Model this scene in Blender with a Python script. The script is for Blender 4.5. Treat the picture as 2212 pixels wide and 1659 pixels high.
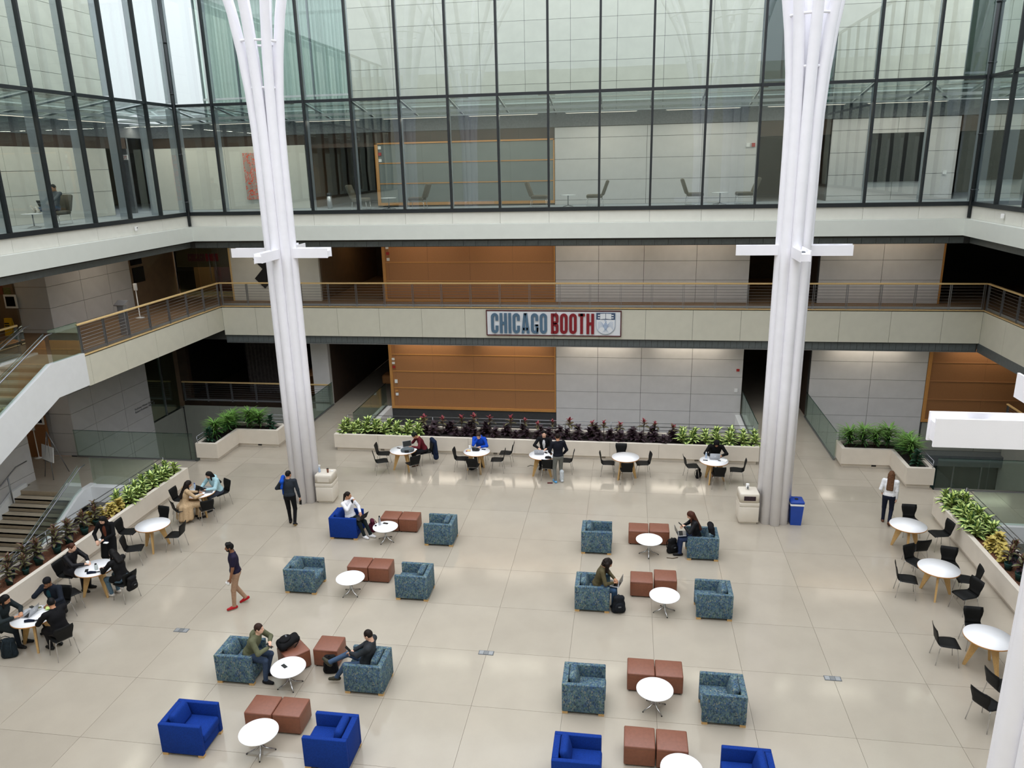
import bpy, bmesh, math, random
import numpy as np
from mathutils import Vector, Matrix

for o in list(bpy.data.objects):
    bpy.data.objects.remove(o, do_unlink=True)
SC = bpy.context.scene
COL = SC.collection
R_ = math.radians

# ------------------------------------------------------------------ camera
cam = bpy.data.cameras.new('camera')
cam.sensor_width = 36.0
cam.lens = 26.805
cam.clip_end = 400
camo = bpy.data.objects.new('camera', cam)
COL.objects.link(camo)
_r = Vector((0.988745, 0.148015, -0.021796)); _u = Vector((-0.020517, 0.278452, 0.960231)); _f = Vector((-0.148197, 0.948976, -0.278355))
camo.matrix_world = Matrix(((_r.x, _u.x, -_f.x, 8.4326), (_r.y, _u.y, -_f.y, -23.2514), (_r.z, _u.z, -_f.z, 10.4347), (0, 0, 0, 1)))
SC.camera = camo

# ------------------------------------------------------------------ overcast sky, exposure
w = bpy.data.worlds.new('overcast_sky'); SC.world = w; w.use_nodes = True
nt = w.node_tree; nt.nodes.clear()
wo = nt.nodes.new('ShaderNodeOutputWorld'); bg = nt.nodes.new('ShaderNodeBackground')
tc = nt.nodes.new('ShaderNodeTexCoord'); sx = nt.nodes.new('ShaderNodeSeparateXYZ'); mr = nt.nodes.new('ShaderNodeMapRange')
nt.links.new(tc.outputs['Generated'], sx.inputs[0]); nt.links.new(sx.outputs['Z'], mr.inputs['Value'])
mr.inputs['From Min'].default_value = 0.0; mr.inputs['From Max'].default_value = 1.0
mr.inputs['To Min'].default_value = 0.66; mr.inputs['To Max'].default_value = 1.98
bg.inputs['Color'].default_value = (0.92, 0.945, 1.0, 1)
nt.links.new(mr.outputs[0], bg.inputs['Strength']); nt.links.new(bg.outputs[0], wo.inputs['Surface'])
vs = SC.view_settings
vs.view_transform = 'Standard'; vs.look = 'None'; vs.exposure = 0.70; vs.gamma = 1.0; vs.use_curve_mapping = False
cy = SC.cycles
cy.max_bounces = 5; cy.diffuse_bounces = 3; cy.glossy_bounces = 3; cy.transmission_bounces = 2; cy.transparent_max_bounces = 10; cy.use_adaptive_sampling = True; cy.adaptive_threshold = 0.05; cy.caustics_reflective = False; cy.caustics_refractive = False

# ------------------------------------------------------------------ materials
def lin(c):
    out = []
    for v in c:
        v = v / 255.0
        out.append(v / 12.92 if v <= 0.04045 else ((v + 0.055) / 1.055) ** 2.4)
    return tuple(out)
MATS = {}
def mat(name, col, rough=0.6, var=0.06, scale=12.0, metal=0.0, spec=0.5, bump=0.0, emit=None, estr=0.0, stretch=None, coords='Object', col2=None):
    """procedural material: base colour modulated by fractal noise"""
    if name in MATS: return MATS[name]
    m = bpy.data.materials.new(name); m.use_nodes = True
    nt = m.node_tree; b = nt.nodes['Principled BSDF']
    c = lin(col)
    tc = nt.nodes.new('ShaderNodeTexCoord'); mp = nt.nodes.new('ShaderNodeMapping'); nz = nt.nodes.new('ShaderNodeTexNoise'); rp = nt.nodes.new('ShaderNodeValToRGB')
    nz.inputs['Scale'].default_value = scale; nz.inputs['Detail'].default_value = 3.0
    if stretch: mp.inputs['Scale'].default_value = stretch
    nt.links.new(tc.outputs[coords], mp.inputs['Vector']); nt.links.new(mp.outputs[0], nz.inputs['Vector']); nt.links.new(nz.outputs['Fac'], rp.inputs['Fac'])
    a = tuple(max(0, v * (1 - var)) for v in c) + (1,)
    d = (tuple(min(1, v * (1 + var)) for v in c) + (1,)) if col2 is None else lin(col2) + (1,)
    rp.color_ramp.elements[0].position = 0.35; rp.color_ramp.elements[1].position = 0.65
    rp.color_ramp.elements[0].color = a; rp.color_ramp.elements[1].color = d
    nt.links.new(rp.outputs['Color'], b.inputs['Base Color'])
    b.inputs['Roughness'].default_value = rough; b.inputs['Metallic'].default_value = metal
    b.inputs['Specular IOR Level'].default_value = spec
    if bump:
        bp = nt.nodes.new('ShaderNodeBump'); bp.inputs['Strength'].default_value = bump; bp.inputs['Distance'].default_value = 0.01
        nt.links.new(nz.outputs['Fac'], bp.inputs['Height']); nt.links.new(bp.outputs[0], b.inputs['Normal'])
    if emit:
        b.inputs['Emission Color'].default_value = lin(emit) + (1,); b.inputs['Emission Strength'].default_value = estr
    MATS[name] = m
    return m

def glass(name, tint, refl=0.10, power=1.0, rough=0.0, wav=0.0):
    """thin architectural glass: tinted see-through plus a mirror share that rises at grazing angles"""
    m = bpy.data.materials.new(name); m.use_nodes = True; nt = m.node_tree; nt.nodes.clear()
    out = nt.nodes.new('ShaderNodeOutputMaterial'); tr = nt.nodes.new('ShaderNodeBsdfTransparent'); gl = nt.nodes.new('ShaderNodeBsdfGlossy')
    mx = nt.nodes.new('ShaderNodeMixShader'); lw = nt.nodes.new('ShaderNodeLayerWeight'); mrn = nt.nodes.new('ShaderNodeMapRange')
    tr.inputs['Color'].default_value = lin(tint) + (1,); gl.inputs['Roughness'].default_value = rough; gl.inputs['Color'].default_value = (0.92, 1.0, 0.98, 1)
    lw.inputs['Blend'].default_value = 0.25
    mrn.inputs['To Min'].default_value = refl; mrn.inputs['To Max'].default_value = min(1, refl + 0.6 * power)
    nt.links.new(lw.outputs['Fresnel'], mrn.inputs['Value']); nt.links.new(mrn.outputs[0], mx.inputs['Fac'])
    if wav:
        tc = nt.nodes.new('ShaderNodeTexCoord'); nz = nt.nodes.new('ShaderNodeTexNoise'); bp = nt.nodes.new('ShaderNodeBump')
        nz.inputs['Scale'].default_value = 0.9; nz.inputs['Detail'].default_value = 1.0
        bp.inputs['Strength'].default_value = wav; bp.inputs['Distance'].default_value = 0.02
        nt.links.new(tc.outputs['Object'], nz.inputs['Vector']); nt.links.new(nz.outputs['Fac'], bp.inputs['Height']); nt.links.new(bp.outputs[0], gl.inputs['Normal'])
    nt.links.new(tr.outputs[0], mx.inputs[1]); nt.links.new(gl.outputs[0], mx.inputs[2]); nt.links.new(mx.outputs[0], out.inputs['Surface'])
    MATS[name] = m
    return m

def tile_mat():
    m = mat('polished_terrazzo', (174, 165, 150), 0.11, 0.03, 1.3, spec=0.55)
    nt = m.node_tree; b = nt.nodes['Principled BSDF']
    rp = [n for n in nt.nodes if n.type == 'VALTORGB'][0]
    tc = [n for n in nt.nodes if n.type == 'TEX_COORD'][0]
    vo = nt.nodes.new('ShaderNodeTexVoronoi'); vo.inputs['Scale'].default_value = 70
    vr = nt.nodes.new('ShaderNodeValToRGB'); vr.color_ramp.elements[0].position = 0.05; vr.color_ramp.elements[1].position = 0.22
    vr.color_ramp.elements[0].color = (0.90, 0.89, 0.86, 1); vr.color_ramp.elements[1].color = (1, 1, 1, 1)
    mu = nt.nodes.new('ShaderNodeMix'); mu.data_type = 'RGBA'; mu.blend_type = 'MULTIPLY'; mu.inputs['Factor'].default_value = 1.0
    oi = nt.nodes.new('ShaderNodeObjectInfo'); mr = nt.nodes.new('ShaderNodeMapRange'); mr.inputs['To Min'].default_value = 0.965; mr.inputs['To Max'].default_value = 1.03
    m2 = nt.nodes.new('ShaderNodeMix'); m2.data_type = 'RGBA'; m2.blend_type = 'MULTIPLY'; m2.inputs['Factor'].default_value = 1.0
    nt.links.new(tc.outputs['Object'], vo.inputs['Vector']); nt.links.new(vo.outputs['Distance'], vr.inputs['Fac'])
    nt.links.new(rp.outputs['Color'], mu.inputs[6]); nt.links.new(vr.outputs['Color'], mu.inputs[7])
    nt.links.new(oi.outputs['Random'], mr.inputs['Value']); nt.links.new(mu.outputs[2], m2.inputs[6]); nt.links.new(mr.outputs[0], m2.inputs[7])
    nt.links.new(m2.outputs[2], b.inputs['Base Color'])
    return m

def pattern_fabric():
    m = bpy.data.materials.new('patterned_upholstery'); m.use_nodes = True; nt = m.node_tree; b = nt.nodes['Principled BSDF']
    tc = nt.nodes.new('ShaderNodeTexCoord'); mp = nt.nodes.new('ShaderNodeMapping'); mp.inputs['Scale'].default_value = (46, 46, 30)
    vo = nt.nodes.new('ShaderNodeTexVoronoi'); vo.distance = 'CHEBYCHEV'; vo.inputs['Scale'].default_value = 1.0
    rp = nt.nodes.new('ShaderNodeValToRGB'); rp.color_ramp.interpolation = 'CONSTANT'
    cols = [(0, (66, 86, 104)), (0.16, (94, 118, 128)), (0.34, (76, 104, 136)), (0.5, (104, 130, 128)), (0.66, (90, 116, 138)), (0.78, (122, 142, 144)), (0.88, (80, 108, 106)), (0.95, (144, 148, 136))]
    e = rp.color_ramp.elements
    e[0].position = 0; e[0].color = lin(cols[0][1]) + (1,); e[1].position = cols[1][0]; e[1].color = lin(cols[1][1]) + (1,)
    for p, c in cols[2:]:
        k = e.new(p); k.color = lin(c) + (1,)
    nt.links.new(tc.outputs['Object'], mp.inputs[0]); nt.links.new(mp.outputs[0], vo.inputs['Vector'])
    sp = nt.nodes.new('ShaderNodeSeparateColor'); nt.links.new(vo.outputs['Color'], sp.inputs[0]); nt.links.new(sp.outputs[0], rp.inputs['Fac'])
    nz = nt.nodes.new('ShaderNodeTexNoise'); nz.inputs['Scale'].default_value = 5.0; r2 = nt.nodes.new('ShaderNodeValToRGB')
    r2.color_ramp.elements[0].color = (0.55, 0.60, 0.65, 1); r2.color_ramp.elements[1].color = (0.92, 0.90, 0.86, 1)
    r2.color_ramp.elements[0].position = 0.35; r2.color_ramp.elements[1].position = 0.65
    mu = nt.nodes.new('ShaderNodeMix'); mu.data_type = 'RGBA'; mu.blend_type = 'MULTIPLY'; mu.inputs['Factor'].default_value = 0.8
    nt.links.new(tc.outputs['Object'], nz.inputs['Vector']); nt.links.new(nz.outputs['Fac'], r2.inputs['Fac'])
    nt.links.new(rp.outputs['Color'], mu.inputs[6]); nt.links.new(r2.outputs['Color'], mu.inputs[7]); nt.links.new(mu.outputs[2], b.inputs['Base Color'])
    b.inputs['Roughness'].default_value = 0.85; b.inputs['Specular IOR Level'].default_value = 0.25
    MATS['patterned'] = m
    return m

mat('floor_joint', (120, 112, 100), 0.6)
tile_mat(); pattern_fabric()
mat('fascia_stone', (214, 211, 194), 0.45, 0.02, 3)
mat('fascia_pale', (215, 214, 204), 0.45, 0.02, 3)
mat('beam_white', (211, 215, 207), 0.4, 0.015, 3)
mat('band_tile', (92, 98, 98), 0.4, 0.08, 9)
mat('wall_grey', (207, 205, 203), 0.5, 0.03, 2.2)
mat('wall_joint', (60, 60, 60), 0.8)
mat('cork_panel', (164, 114, 70), 0.6, 0.05, 40)
mat('cork_dark', (152, 104, 62), 0.6, 0.05, 40)
mat('wood_trim', (196, 140, 76), 0.45, 0.12, 30, stretch=(1, 6, 6))
mat('wood_light', (224, 192, 134), 0.4, 0.10, 25, stretch=(1, 8, 8))
mat('oak_leg', (200, 162, 104), 0.45, 0.12, 22, stretch=(6, 6, 1))
mat('slate_panel', (118, 126, 124), 0.5, 0.03, 3)
mat('low_panel', (150, 152, 142), 0.5, 0.03, 3)
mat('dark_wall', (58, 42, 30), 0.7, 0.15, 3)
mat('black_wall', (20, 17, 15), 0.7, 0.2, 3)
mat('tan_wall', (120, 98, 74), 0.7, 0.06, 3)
mat('ceil_dark', (60, 58, 54), 0.8)
mat('carpet_brown', (132, 106, 78), 0.85, 0.12, 60)
mat('grey_floor', (150, 158, 164), 0.5, 0.04, 4)
mat('steel', (150, 152, 155), 0.35, 0.04, 10, metal=0.8)
mat('chrome', (205, 205, 205), 0.12, 0.02, 10, metal=1.0)
mat('mullion_black', (22, 28, 32), 0.4, 0.1, 6)
mat('fin_grey', (120, 132, 136), 0.35, 0.04, 6)
mat('column_white', (246, 245, 250), 0.4, 0.015, 3)
mat('planter_stone', (224, 215, 201), 0.5, 0.025, 3)
mat('stone_ext', (240, 238, 222), 0.7, 0.05, 1.5)
mat('table_white', (251, 252, 254), 0.35, 0.01, 8)
mat('chair_black', (12, 13, 13), 0.6, 0.15, 14, spec=0.25)
mat('blue_fabric', (14, 52, 132), 0.85, 0.14, 60, spec=0.2)
mat('rust_vinyl_lit', (128, 80, 62), 0.42, 0.06, 20)  # ottoman top: light from above put into the tone
mat('rust_side', (126, 76, 54), 0.45, 0.06, 20)  # same vinyl on the ottoman sides, toned for the weaker light there
mat('rubber', (25, 24, 24), 0.7)
mat('cream_plastic', (222, 214, 200), 0.45, 0.015, 4)
mat('blue_plastic', (20, 66, 160), 0.4, 0.05, 6)
mat('white_plastic', (238, 238, 236), 0.4, 0.02, 6)
mat('bark_mulch', (104, 66, 44), 0.95, 0.5, 30, bump=0.8)
mat('soil_dark', (30, 22, 18), 0.95, 0.4, 25)
mat('red_paint', (170, 40, 36), 0.5)
mat('black_matte', (16, 16, 18), 0.7, 0.2, 20)
mat('grey_matte', (96, 100, 104), 0.7, 0.15, 20)
mat('screen_dark', (14, 14, 16), 0.2)
mat('alu', (176, 178, 182), 0.35, 0.03, 10, metal=0.7)
mat('paper_white', (240, 240, 238), 0.7, 0.02, 8)
mat('sign_white', (235, 238, 240), 0.5, 0.01, 4)
mat('sign_slate', (82, 112, 136), 0.5, 0.03, 6)
mat('sign_maroon', (132, 8, 26), 0.5, 0.03, 6)
mat('sign_frame', (84, 30, 34), 0.5, 0.1, 6)
mat('navy_crest', (60, 80, 110), 0.5)
mat('crest_line', (172, 190, 214), 0.5)
mat('stair_tread', (206, 192, 168), 0.4, 0.05, 8)
mat('stair_riser', (176, 160, 136), 0.5, 0.05, 8)
mat('white_paint', (232, 234, 234), 0.45, 0.015, 4)
mat('cove_lamp', (255, 220, 170), 0.5, 0.0, 1, emit=(255, 214, 160), estr=4.0)
mat('fill_panel', (255, 248, 236), 0.5, 0.0, 1, emit=(255, 240, 216), estr=0.8)  # glowing face of the added fill lamps
mat('exit_red', (200, 60, 40), 0.5)
glass('balustrade_glass', (238, 246, 241), 0.045, 0.75)
glass('wall_glass', (222, 230, 228), 0.11, 0.8, wav=0.05)
glass('partition_glass', (205, 218, 210), 0.06, 0.8)
glass('deep_teal_glass', (124, 176, 166), 0.08, 0.7)

# ------------------------------------------------------------------ mesh helpers
class MB:
    """collects polygons of one mesh; each polygon may carry a material slot"""
    def __init__(s): s.v = []; s.f = []; s.mi = []; s.sm = []
    def add(s, vs, fs, mi=0, smooth=False):
        n = len(s.v); s.v += [tuple(p) for p in vs]
        for f in fs: s.f.append(tuple(i + n for i in f)); s.mi.append(mi); s.sm.append(smooth)
        return s
    def box(s, x0, x1, y0, y1, z0, z1, mi=0):
        v = [(x0, y0, z0), (x1, y0, z0), (x1, y1, z0), (x0, y1, z0), (x0, y0, z1), (x1, y0, z1), (x1, y1, z1), (x0, y1, z1)]
        return s.add(v, [(0, 3, 2, 1), (4, 5, 6, 7), (0, 1, 5, 4), (1, 2, 6, 5), (2, 3, 7, 6), (3, 0, 4, 7)], mi)
    def rbox(s, x0, x1, y0, y1, z0, z1, b=0.02, mi=0, seg=2, smooth=True, top_only=False):
        """rounded box"""
        bm = bmesh.new(); bmesh.ops.create_cube(bm, size=1)
        for v in bm.verts: v.co = Vector(((x0 + x1) / 2 + v.co.x * (x1 - x0), (y0 + y1) / 2 + v.co.y * (y1 - y0), (z0 + z1) / 2 + v.co.z * (z1 - z0)))
        ed = [e for e in bm.edges if (not top_only or max(e.verts[0].co.z, e.verts[1].co.z) > (z0 + z1) / 2)]
        bmesh.ops.bevel(bm, geom=ed, offset=b, segments=seg, profile=0.5, affect='EDGES')
        return s.frombm(bm, mi, smooth)
    def frombm(s, bm, mi=0, smooth=False):
        bm.verts.index_update(); vs = [v.co.copy() for v in bm.verts]; fs = [[v.index for v in f.verts] for f in bm.faces]; bm.free()
        return s.add(vs, fs, mi, smooth)
    def prism(s, poly, z0, z1, mi=0, axis='z'):
        n = len(poly)
        def m(p, h): return (p[0], p[1], h) if axis == 'z' else ((p[0], h, p[1]) if axis == 'y' else (h, p[0], p[1]))
        v = [m(p, z0) for p in poly] + [m(p, z1) for p in poly]
        f = [tuple(range(n - 1, -1, -1)), tuple(range(n, 2 * n))] + [(i, (i + 1) % n, n + (i + 1) % n, n + i) for i in range(n)]
        return s.add(v, f, mi)
    def tube(s, path, r, n=8, mi=0, cap=True, flat=1.0):
        path = [Vector(p) for p in path]; rs = r if isinstance(r, (list, tuple)) else [r] * len(path)
        vs = []; up = Vector((0, 0, 1)); prev = None
        for i, p in enumerate(path):
            t = (path[min(i + 1, len(path) - 1)] - path[max(i - 1, 0)]).normalized()
            if prev is None:
                a = up if abs(t.z) < 0.95 else Vector((1, 0, 0)); x = t.cross(a).normalized()
            else:
                x = (prev - t * prev.dot(t)).normalized()
            prev = x; y = t.cross(x)
            for k in range(n):
                an = 2 * math.pi * k / n
                vs.append(p + (x * math.cos(an) + y * math.sin(an) * flat) * rs[i])
        fs = []
        for i in range(len(path) - 1):
            for k in range(n):
                fs.append((i * n + k, i * n + (k + 1) % n, (i + 1) * n + (k + 1) % n, (i + 1) * n + k))
        s.add(vs, fs, mi, n > 5)
        if cap:
            m = len(s.v) - len(vs)
            s.f.append(tuple(m + k for k in range(n - 1, -1, -1))); s.mi.append(mi); s.sm.append(False)
            s.f.append(tuple(m + (len(path) - 1) * n + k for k in range(n))); s.mi.append(mi); s.sm.append(False)
        return s
    def lathe(s, prof, n=32, mi=0, c=(0, 0), smooth=True):
        vs = []; fs = []
        for r, z in prof:
            for k in range(n):
                a = 2 * math.pi * k / n; vs.append((c[0] + r * math.cos(a), c[1] + r * math.sin(a), z))
        for i in range(len(prof) - 1):
            for k in range(n): fs.append((i * n + k, i * n + (k + 1) % n, (i + 1) * n + (k + 1) % n, (i + 1) * n + k))
        s.add(vs, fs, mi, smooth)
        m = len(s.v) - len(vs)
        if prof[0][0] > 1e-6: s.f.append(tuple(m + k for k in range(n - 1, -1, -1))); s.mi.append(mi); s.sm.append(False)
        if prof[-1][0] > 1e-6: s.f.append(tuple(m + (len(prof) - 1) * n + k for k in range(n))); s.mi.append(mi); s.sm.append(False)
        return s
    def xf(s, M):
        s.v = [tuple(M @ Vector(p)) for p in s.v]; return s
    def mesh(s, name, mats):
        me = bpy.data.meshes.new(name); me.from_pydata(s.v, [], s.f)
        for m in (mats if isinstance(mats, (list, tuple)) else [mats]): me.materials.append(MATS[m] if isinstance(m, str) else m)
        me.polygons.foreach_set('material_index', s.mi); me.polygons.foreach_set('use_smooth', s.sm); me.update()
        return me
    def build(s, name, mats, parent=None, loc=None, rotz=0.0):
        return link(name, s.mesh(name, mats), parent, loc, rotz)

def link(name, me, parent=None, loc=None, rotz=0.0):
    o = bpy.data.objects.new(name, me); COL.objects.link(o)
    if parent is not None: o.parent = parent
    if loc is not None: o.location = loc
    if rotz: o.rotation_euler = (0, 0, rotz)
    return o
def box(name, x0, x1, y0, y1, z0, z1, m, parent=None):
    """box whose mesh is centred on its own origin"""
    c = ((x0 + x1) / 2, (y0 + y1) / 2, (z0 + z1) / 2)
    a, b, d = (x1 - x0) / 2, (y1 - y0) / 2, (z1 - z0) / 2
    key = (round(a, 4), round(b, 4), round(d, 4), m)
    if key not in BOXM: BOXM[key] = MB().box(-a, a, -b, b, -d, d).mesh(name, m)
    return link(name, BOXM[key], parent, c)
BOXM = {}
def tag(o, label, cat, group=None, kind=None):
    if label: o['label'] = label
    if cat: o['category'] = cat
    if group: o['group'] = group
    if kind: o['kind'] = kind
    return o
def thing(name, label, cat, loc=(0, 0, 0), rotz=0.0, group=None):
    o = bpy.data.objects.new(name, None); COL.objects.link(o); o.location = loc; o.rotation_euler = (0, 0, rotz); o.empty_display_size = 0.1
    return tag(o, label, cat, group)
def struct(o, label=None):
    o['kind'] = 'structure'
    if label: o['label'] = label
    return o
def group_root(name, label):
    o = bpy.data.objects.new(name, None); COL.objects.link(o); o['kind'] = 'structure'; o['label'] = label
    return o
def dup(root, loc, rotz, label, group=None):
    r = root.copy(); COL.objects.link(r); r.location = loc; r.rotation_euler = (0, 0, rotz); r['label'] = label
    if group: r['group'] = group
    for ch in root.children:
        c = ch.copy(); COL.objects.link(c); c.parent = r
        for g in ch.children:
            d = g.copy(); COL.objects.link(d); d.parent = c
    return r
rnd = random.Random(7)

def fill_lamp(label, x, y, z, lx, ly, power, col=(1.0, 0.9, 0.76), group=None):
    """flat fill lamp added to brighten under-lit levels: housing, glowing panel and its light"""
    t = thing('fill_lamp', label, 'lamp', (x, y, z), group=group)
    MB().box(-lx / 2 - .03, lx / 2 + .03, -ly / 2 - .03, ly / 2 + .03, -0.02, 0.0).build('housing', 'white_plastic', t)
    MB().box(-lx / 2, lx / 2, -ly / 2, ly / 2, -0.025, -0.02).build('diffuser', 'fill_panel', t)
    la = bpy.data.lights.new('fill_light', 'AREA'); la.shape = 'RECTANGLE'; la.size = lx; la.size_y = ly; la.energy = power; la.color = col
    o = bpy.data.objects.new('fill_light', la); COL.objects.link(o); o.parent = t; o.location = (0, 0, -0.03)
    return t

def translucent(name, col):
    m = mat(name, col, 0.8, 0.22, 1.0, stretch=(9, 9, 0.15)); nt = m.node_tree; b = nt.nodes['Principled BSDF']; out = [n for n in nt.nodes if n.type == 'OUTPUT_MATERIAL'][0]
    tl = nt.nodes.new('ShaderNodeBsdfTranslucent'); tl.inputs['Color'].default_value = lin(col) + (1,); mx = nt.nodes.new('ShaderNodeMixShader'); mx.inputs[0].default_value = 0.5
    nt.links.new(b.outputs[0], mx.inputs[1]); nt.links.new(tl.outputs[0], mx.inputs[2]); nt.links.new(mx.outputs[0], out.inputs['Surface'])
translucent('curtain_green', (228, 236, 234))

def fin_glass():
    m = mat('fin_glass', (168, 178, 186), 0.3, 0.03, 4); nt = m.node_tree; b = nt.nodes['Principled BSDF']; b.inputs['Alpha'].default_value = 0.55
fin_glass()
# ================================================================== STRUCTURE
XC, MOD, YB, Z2, Z3 = 5.48, 1.83, 8.35, 4.8, 8.77
XL, XR = -8.9, 19.94           # level-three glass lines
TX, TY = 1.83, 1.7768          # floor slab module

# ---- floor of the court: slabs laid in a grid, with open joints
flo = group_root('floor', 'polished beige stone slab floor of the court')
FR = [(-7.3, 18.26, -18.0, 1.2), (-7.35, 18.31, 1.2, 3.75), (-4.79, -2.2, 3.75, 10.4), (13.2, 15.84, 3.75, 10.4),
      (-15.0, -7.3, -1.4, 1.2), (18.26, 24.0, -1.4, 1.2), (-12.1, -9.75, -1.9, -1.4)]
for (x0, x1, y0, y1) in FR:
    box('slab_bed', x0, x1, y0, y1, -0.34, -0.012, 'floor_joint', flo)
    for i in range(math.floor(x0 / TX), math.ceil(x1 / TX)):
        for j in range(math.floor(y0 / TY), math.ceil(y1 / TY)):
            a0, a1 = max(x0, i * TX) + 0.003, min(x1, (i + 1) * TX) - 0.003
            b0, b1 = max(y0, j * TY) + 0.003, min(y1, (j + 1) * TY) - 0.003
            if a1 - a0 > 0.03 and b1 - b0 > 0.03:
                box('floor_tile', a0, a1, b0, b1, -0.012, 0.0, 'polished_terrazzo', flo)
box('slab_bed', -7.3, 18.26, -26, -18.0, -0.34, 0.0, 'polished_terrazzo', flo)
box('slab_bed', -4.79, -2.2, 10.4, 17, -0.34, 0.0, 'polished_terrazzo', flo)
box('slab_bed', 13.2, 15.84, 10.4, 17, -0.34, 0.0, 'polished_terrazzo', flo)
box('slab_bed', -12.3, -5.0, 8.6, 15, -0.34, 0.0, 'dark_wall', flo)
# bridge edges
for x0, x1 in ((-4.83, -4.79), (-2.2, -2.0), (13.0, 13.2), (15.84, 15.88)):
    struct(box('trim_1', x0, x1, 4.1, YB, -0.5, 0.02, 'white_paint'), 'white edge of the bridge slab')
struct(box('floor_lower', -16, 26, -16, 8.6, -4.5, -4.2, 'grey_floor'), 'grey floor of the lower concourse')

def panel_field(parent, xs, zs, y, m, gap=0.014, t=0.03, plane='y'):
    """stone or cork panels, one object each, standing t proud of plane y with open joints"""
    for i in range(len(xs) - 1):
        for j in range(len(zs) - 1):
            a0, a1, c0, c1 = xs[i] + gap / 2, xs[i + 1] - gap / 2, zs[j] + gap / 2, zs[j + 1] - gap / 2
            if plane == 'y': box('panel', a0, a1, y - t, y, c0, c1, m, parent)
            elif plane == '+x': box('panel', y, y + t, a0, a1, c0, c1, m, parent)
            else: box('panel', y - t, y, a0, a1, c0, c1, m, parent)

ZR1 = [-4.1, -3.37, -2.62, -1.85, -1.1, -0.64, 0.13, 0.9, 1.67, 2.42, 3.25]
ZR2 = [4.8, 4.93, 5.72, 6.5, 7.6]
ZR3 = [8.77, 8.95, 9.72, 10.53, 11.33, 11.74]
# ---- back wall, level one and below
w1 = group_root('wall_back', 'grey stone and cork panelled back wall of the ground level')
for a, b in ((-2.0, 13.2), (15.85, 24.6)):
    box('backing', a, b, YB, YB + 0.25, -4.2, 3.3, 'wall_joint', w1)
box('backing', -12.3, -2.0, YB, YB + 0.25, -4.2, -0.34, 'wall_joint', w1)
box('backing', 13.2, 15.85, YB, YB + 0.25, -4.2, -0.34, 'wall_joint', w1)
panel_field(w1, [5.43, 7.21, 9.04, 11.13, 13.2], ZR1, YB, 'wall_grey')
panel_field(w1, [15.87, 18.23, 20.33], ZR1, YB, 'wall_grey')
panel_field(w1, [-2.0, -1.72, 0.0, 1.82, 3.64, 5.37], [-4.1, -2.6, -1.1, -0.07], YB + 0.14, 'low_panel', t=0.03)
panel_field(w1, [-12.2, -10.4, -8.6, -6.7, -4.85], [-4.1, -2.6, -0.2], YB + 0.02, 'low_panel')
panel_field(w1, [20.4, 22.5, 24.6], [-1.3, -0.1], YB + 0.02, 'low_panel')
panel_field(w1, [-1.86, -1.72, 0.0, 1.82, 3.64, 5.37], [0.03, 0.89, 1.66, 2.43, 3.25], YB, 'cork_panel', gap=0.006, t=0.012)
panel_field(w1, [20.47, 22.5, 24.6], [0.03, 0.89, 1.66, 2.43, 3.25], YB, 'cork_dark', gap=0.006, t=0.012)
def wood_rails(x0, x1, zs, parent, zt, zb, y=YB, m='wood_trim'):
    for z in zs: box('wood_rail', x0, x1, y - 0.03, y, z - 0.02, z + 0.02, m, parent)
    box('wood_rail', x0 - 0.13, x1, y - 0.05, y, zb, zb + 0.11, 'wood_trim', parent)
    box('wood_stile', x0 - 0.13, x0, y - 0.05, y, zb + 0.11, zt, 'wood_trim', parent)
    box('wood_stile', x1, x1 + 0.05, y - 0.05, y, zb, zt, 'wood_trim', parent)
wood_rails(-1.86, 5.37, (0.89, 1.66, 2.43), w1, 3.25, -0.07)
wood_rails(20.47, 24.55, (0.89, 1.66, 2.43), w1, 3.25, -0.07, m='cork_panel')
box('pillar_face', -5.62, -4.83, YB - 0.02, YB + 0.3, -0.3, 3.3, 'wall_grey', w1)
# wall switches and alarm boxes beside the corridor
for x, z, h, m in ((-1.79, 2.22, .1, 'white_plastic'), (-1.79, 2.04, .1, 'white_plastic'), (-1.78, 1.86, .1, 'red_paint'), (-1.72, 1.2, .16, 'white_plastic'), (-1.72, .75, .08, 'wood_trim'), (-1.71, .6, .12, 'white_plastic'),
                   (13.0, 1.98, .1, 'red_paint'), (12.97, 1.1, .14, 'white_plastic')):
    box('wall_device', x - 0.06, x + 0.06, YB - 0.075, YB - 0.03, z - h / 2, z + h / 2, m, w1)
# lower concourse openings
low = group_root('wall_lower_back', 'dark header and teal glazing of the lower level')
box('header', 20.4, 24.0, YB - 0.6, YB - 0.02, -1.75, -1.3, 'band_tile', low)
for k in range(3): box('room_back', 20.4, 24.0, YB - 0.06, YB - 0.04, -4.1, -1.75, 'curtain_green', low) if k == 0 else None; box('pane', 20.7 + k * 1.05, 21.73 + k * 1.05, YB - 0.3, YB - 0.28, -4.1, -1.75, 'deep_teal_glass', low)  # room_back here is a pale sheet added to brighten the teal panes
for k in range(4): box('frame_post', 20.66 + k * 1.05, 20.71 + k * 1.05, YB - 0.32, YB - 0.25, -4.1, -1.75, 'steel', low)
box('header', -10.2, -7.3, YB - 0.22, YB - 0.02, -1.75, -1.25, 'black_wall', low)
box('door_leaf', -8.6, -7.5, YB - 0.25, YB - 0.2, -4.1, -1.75, 'wood_trim', low)
box('pane', -11.6, -8.75, YB - 0.26, YB - 0.24, -4.1, -1.75, 'partition_glass', low)

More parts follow.
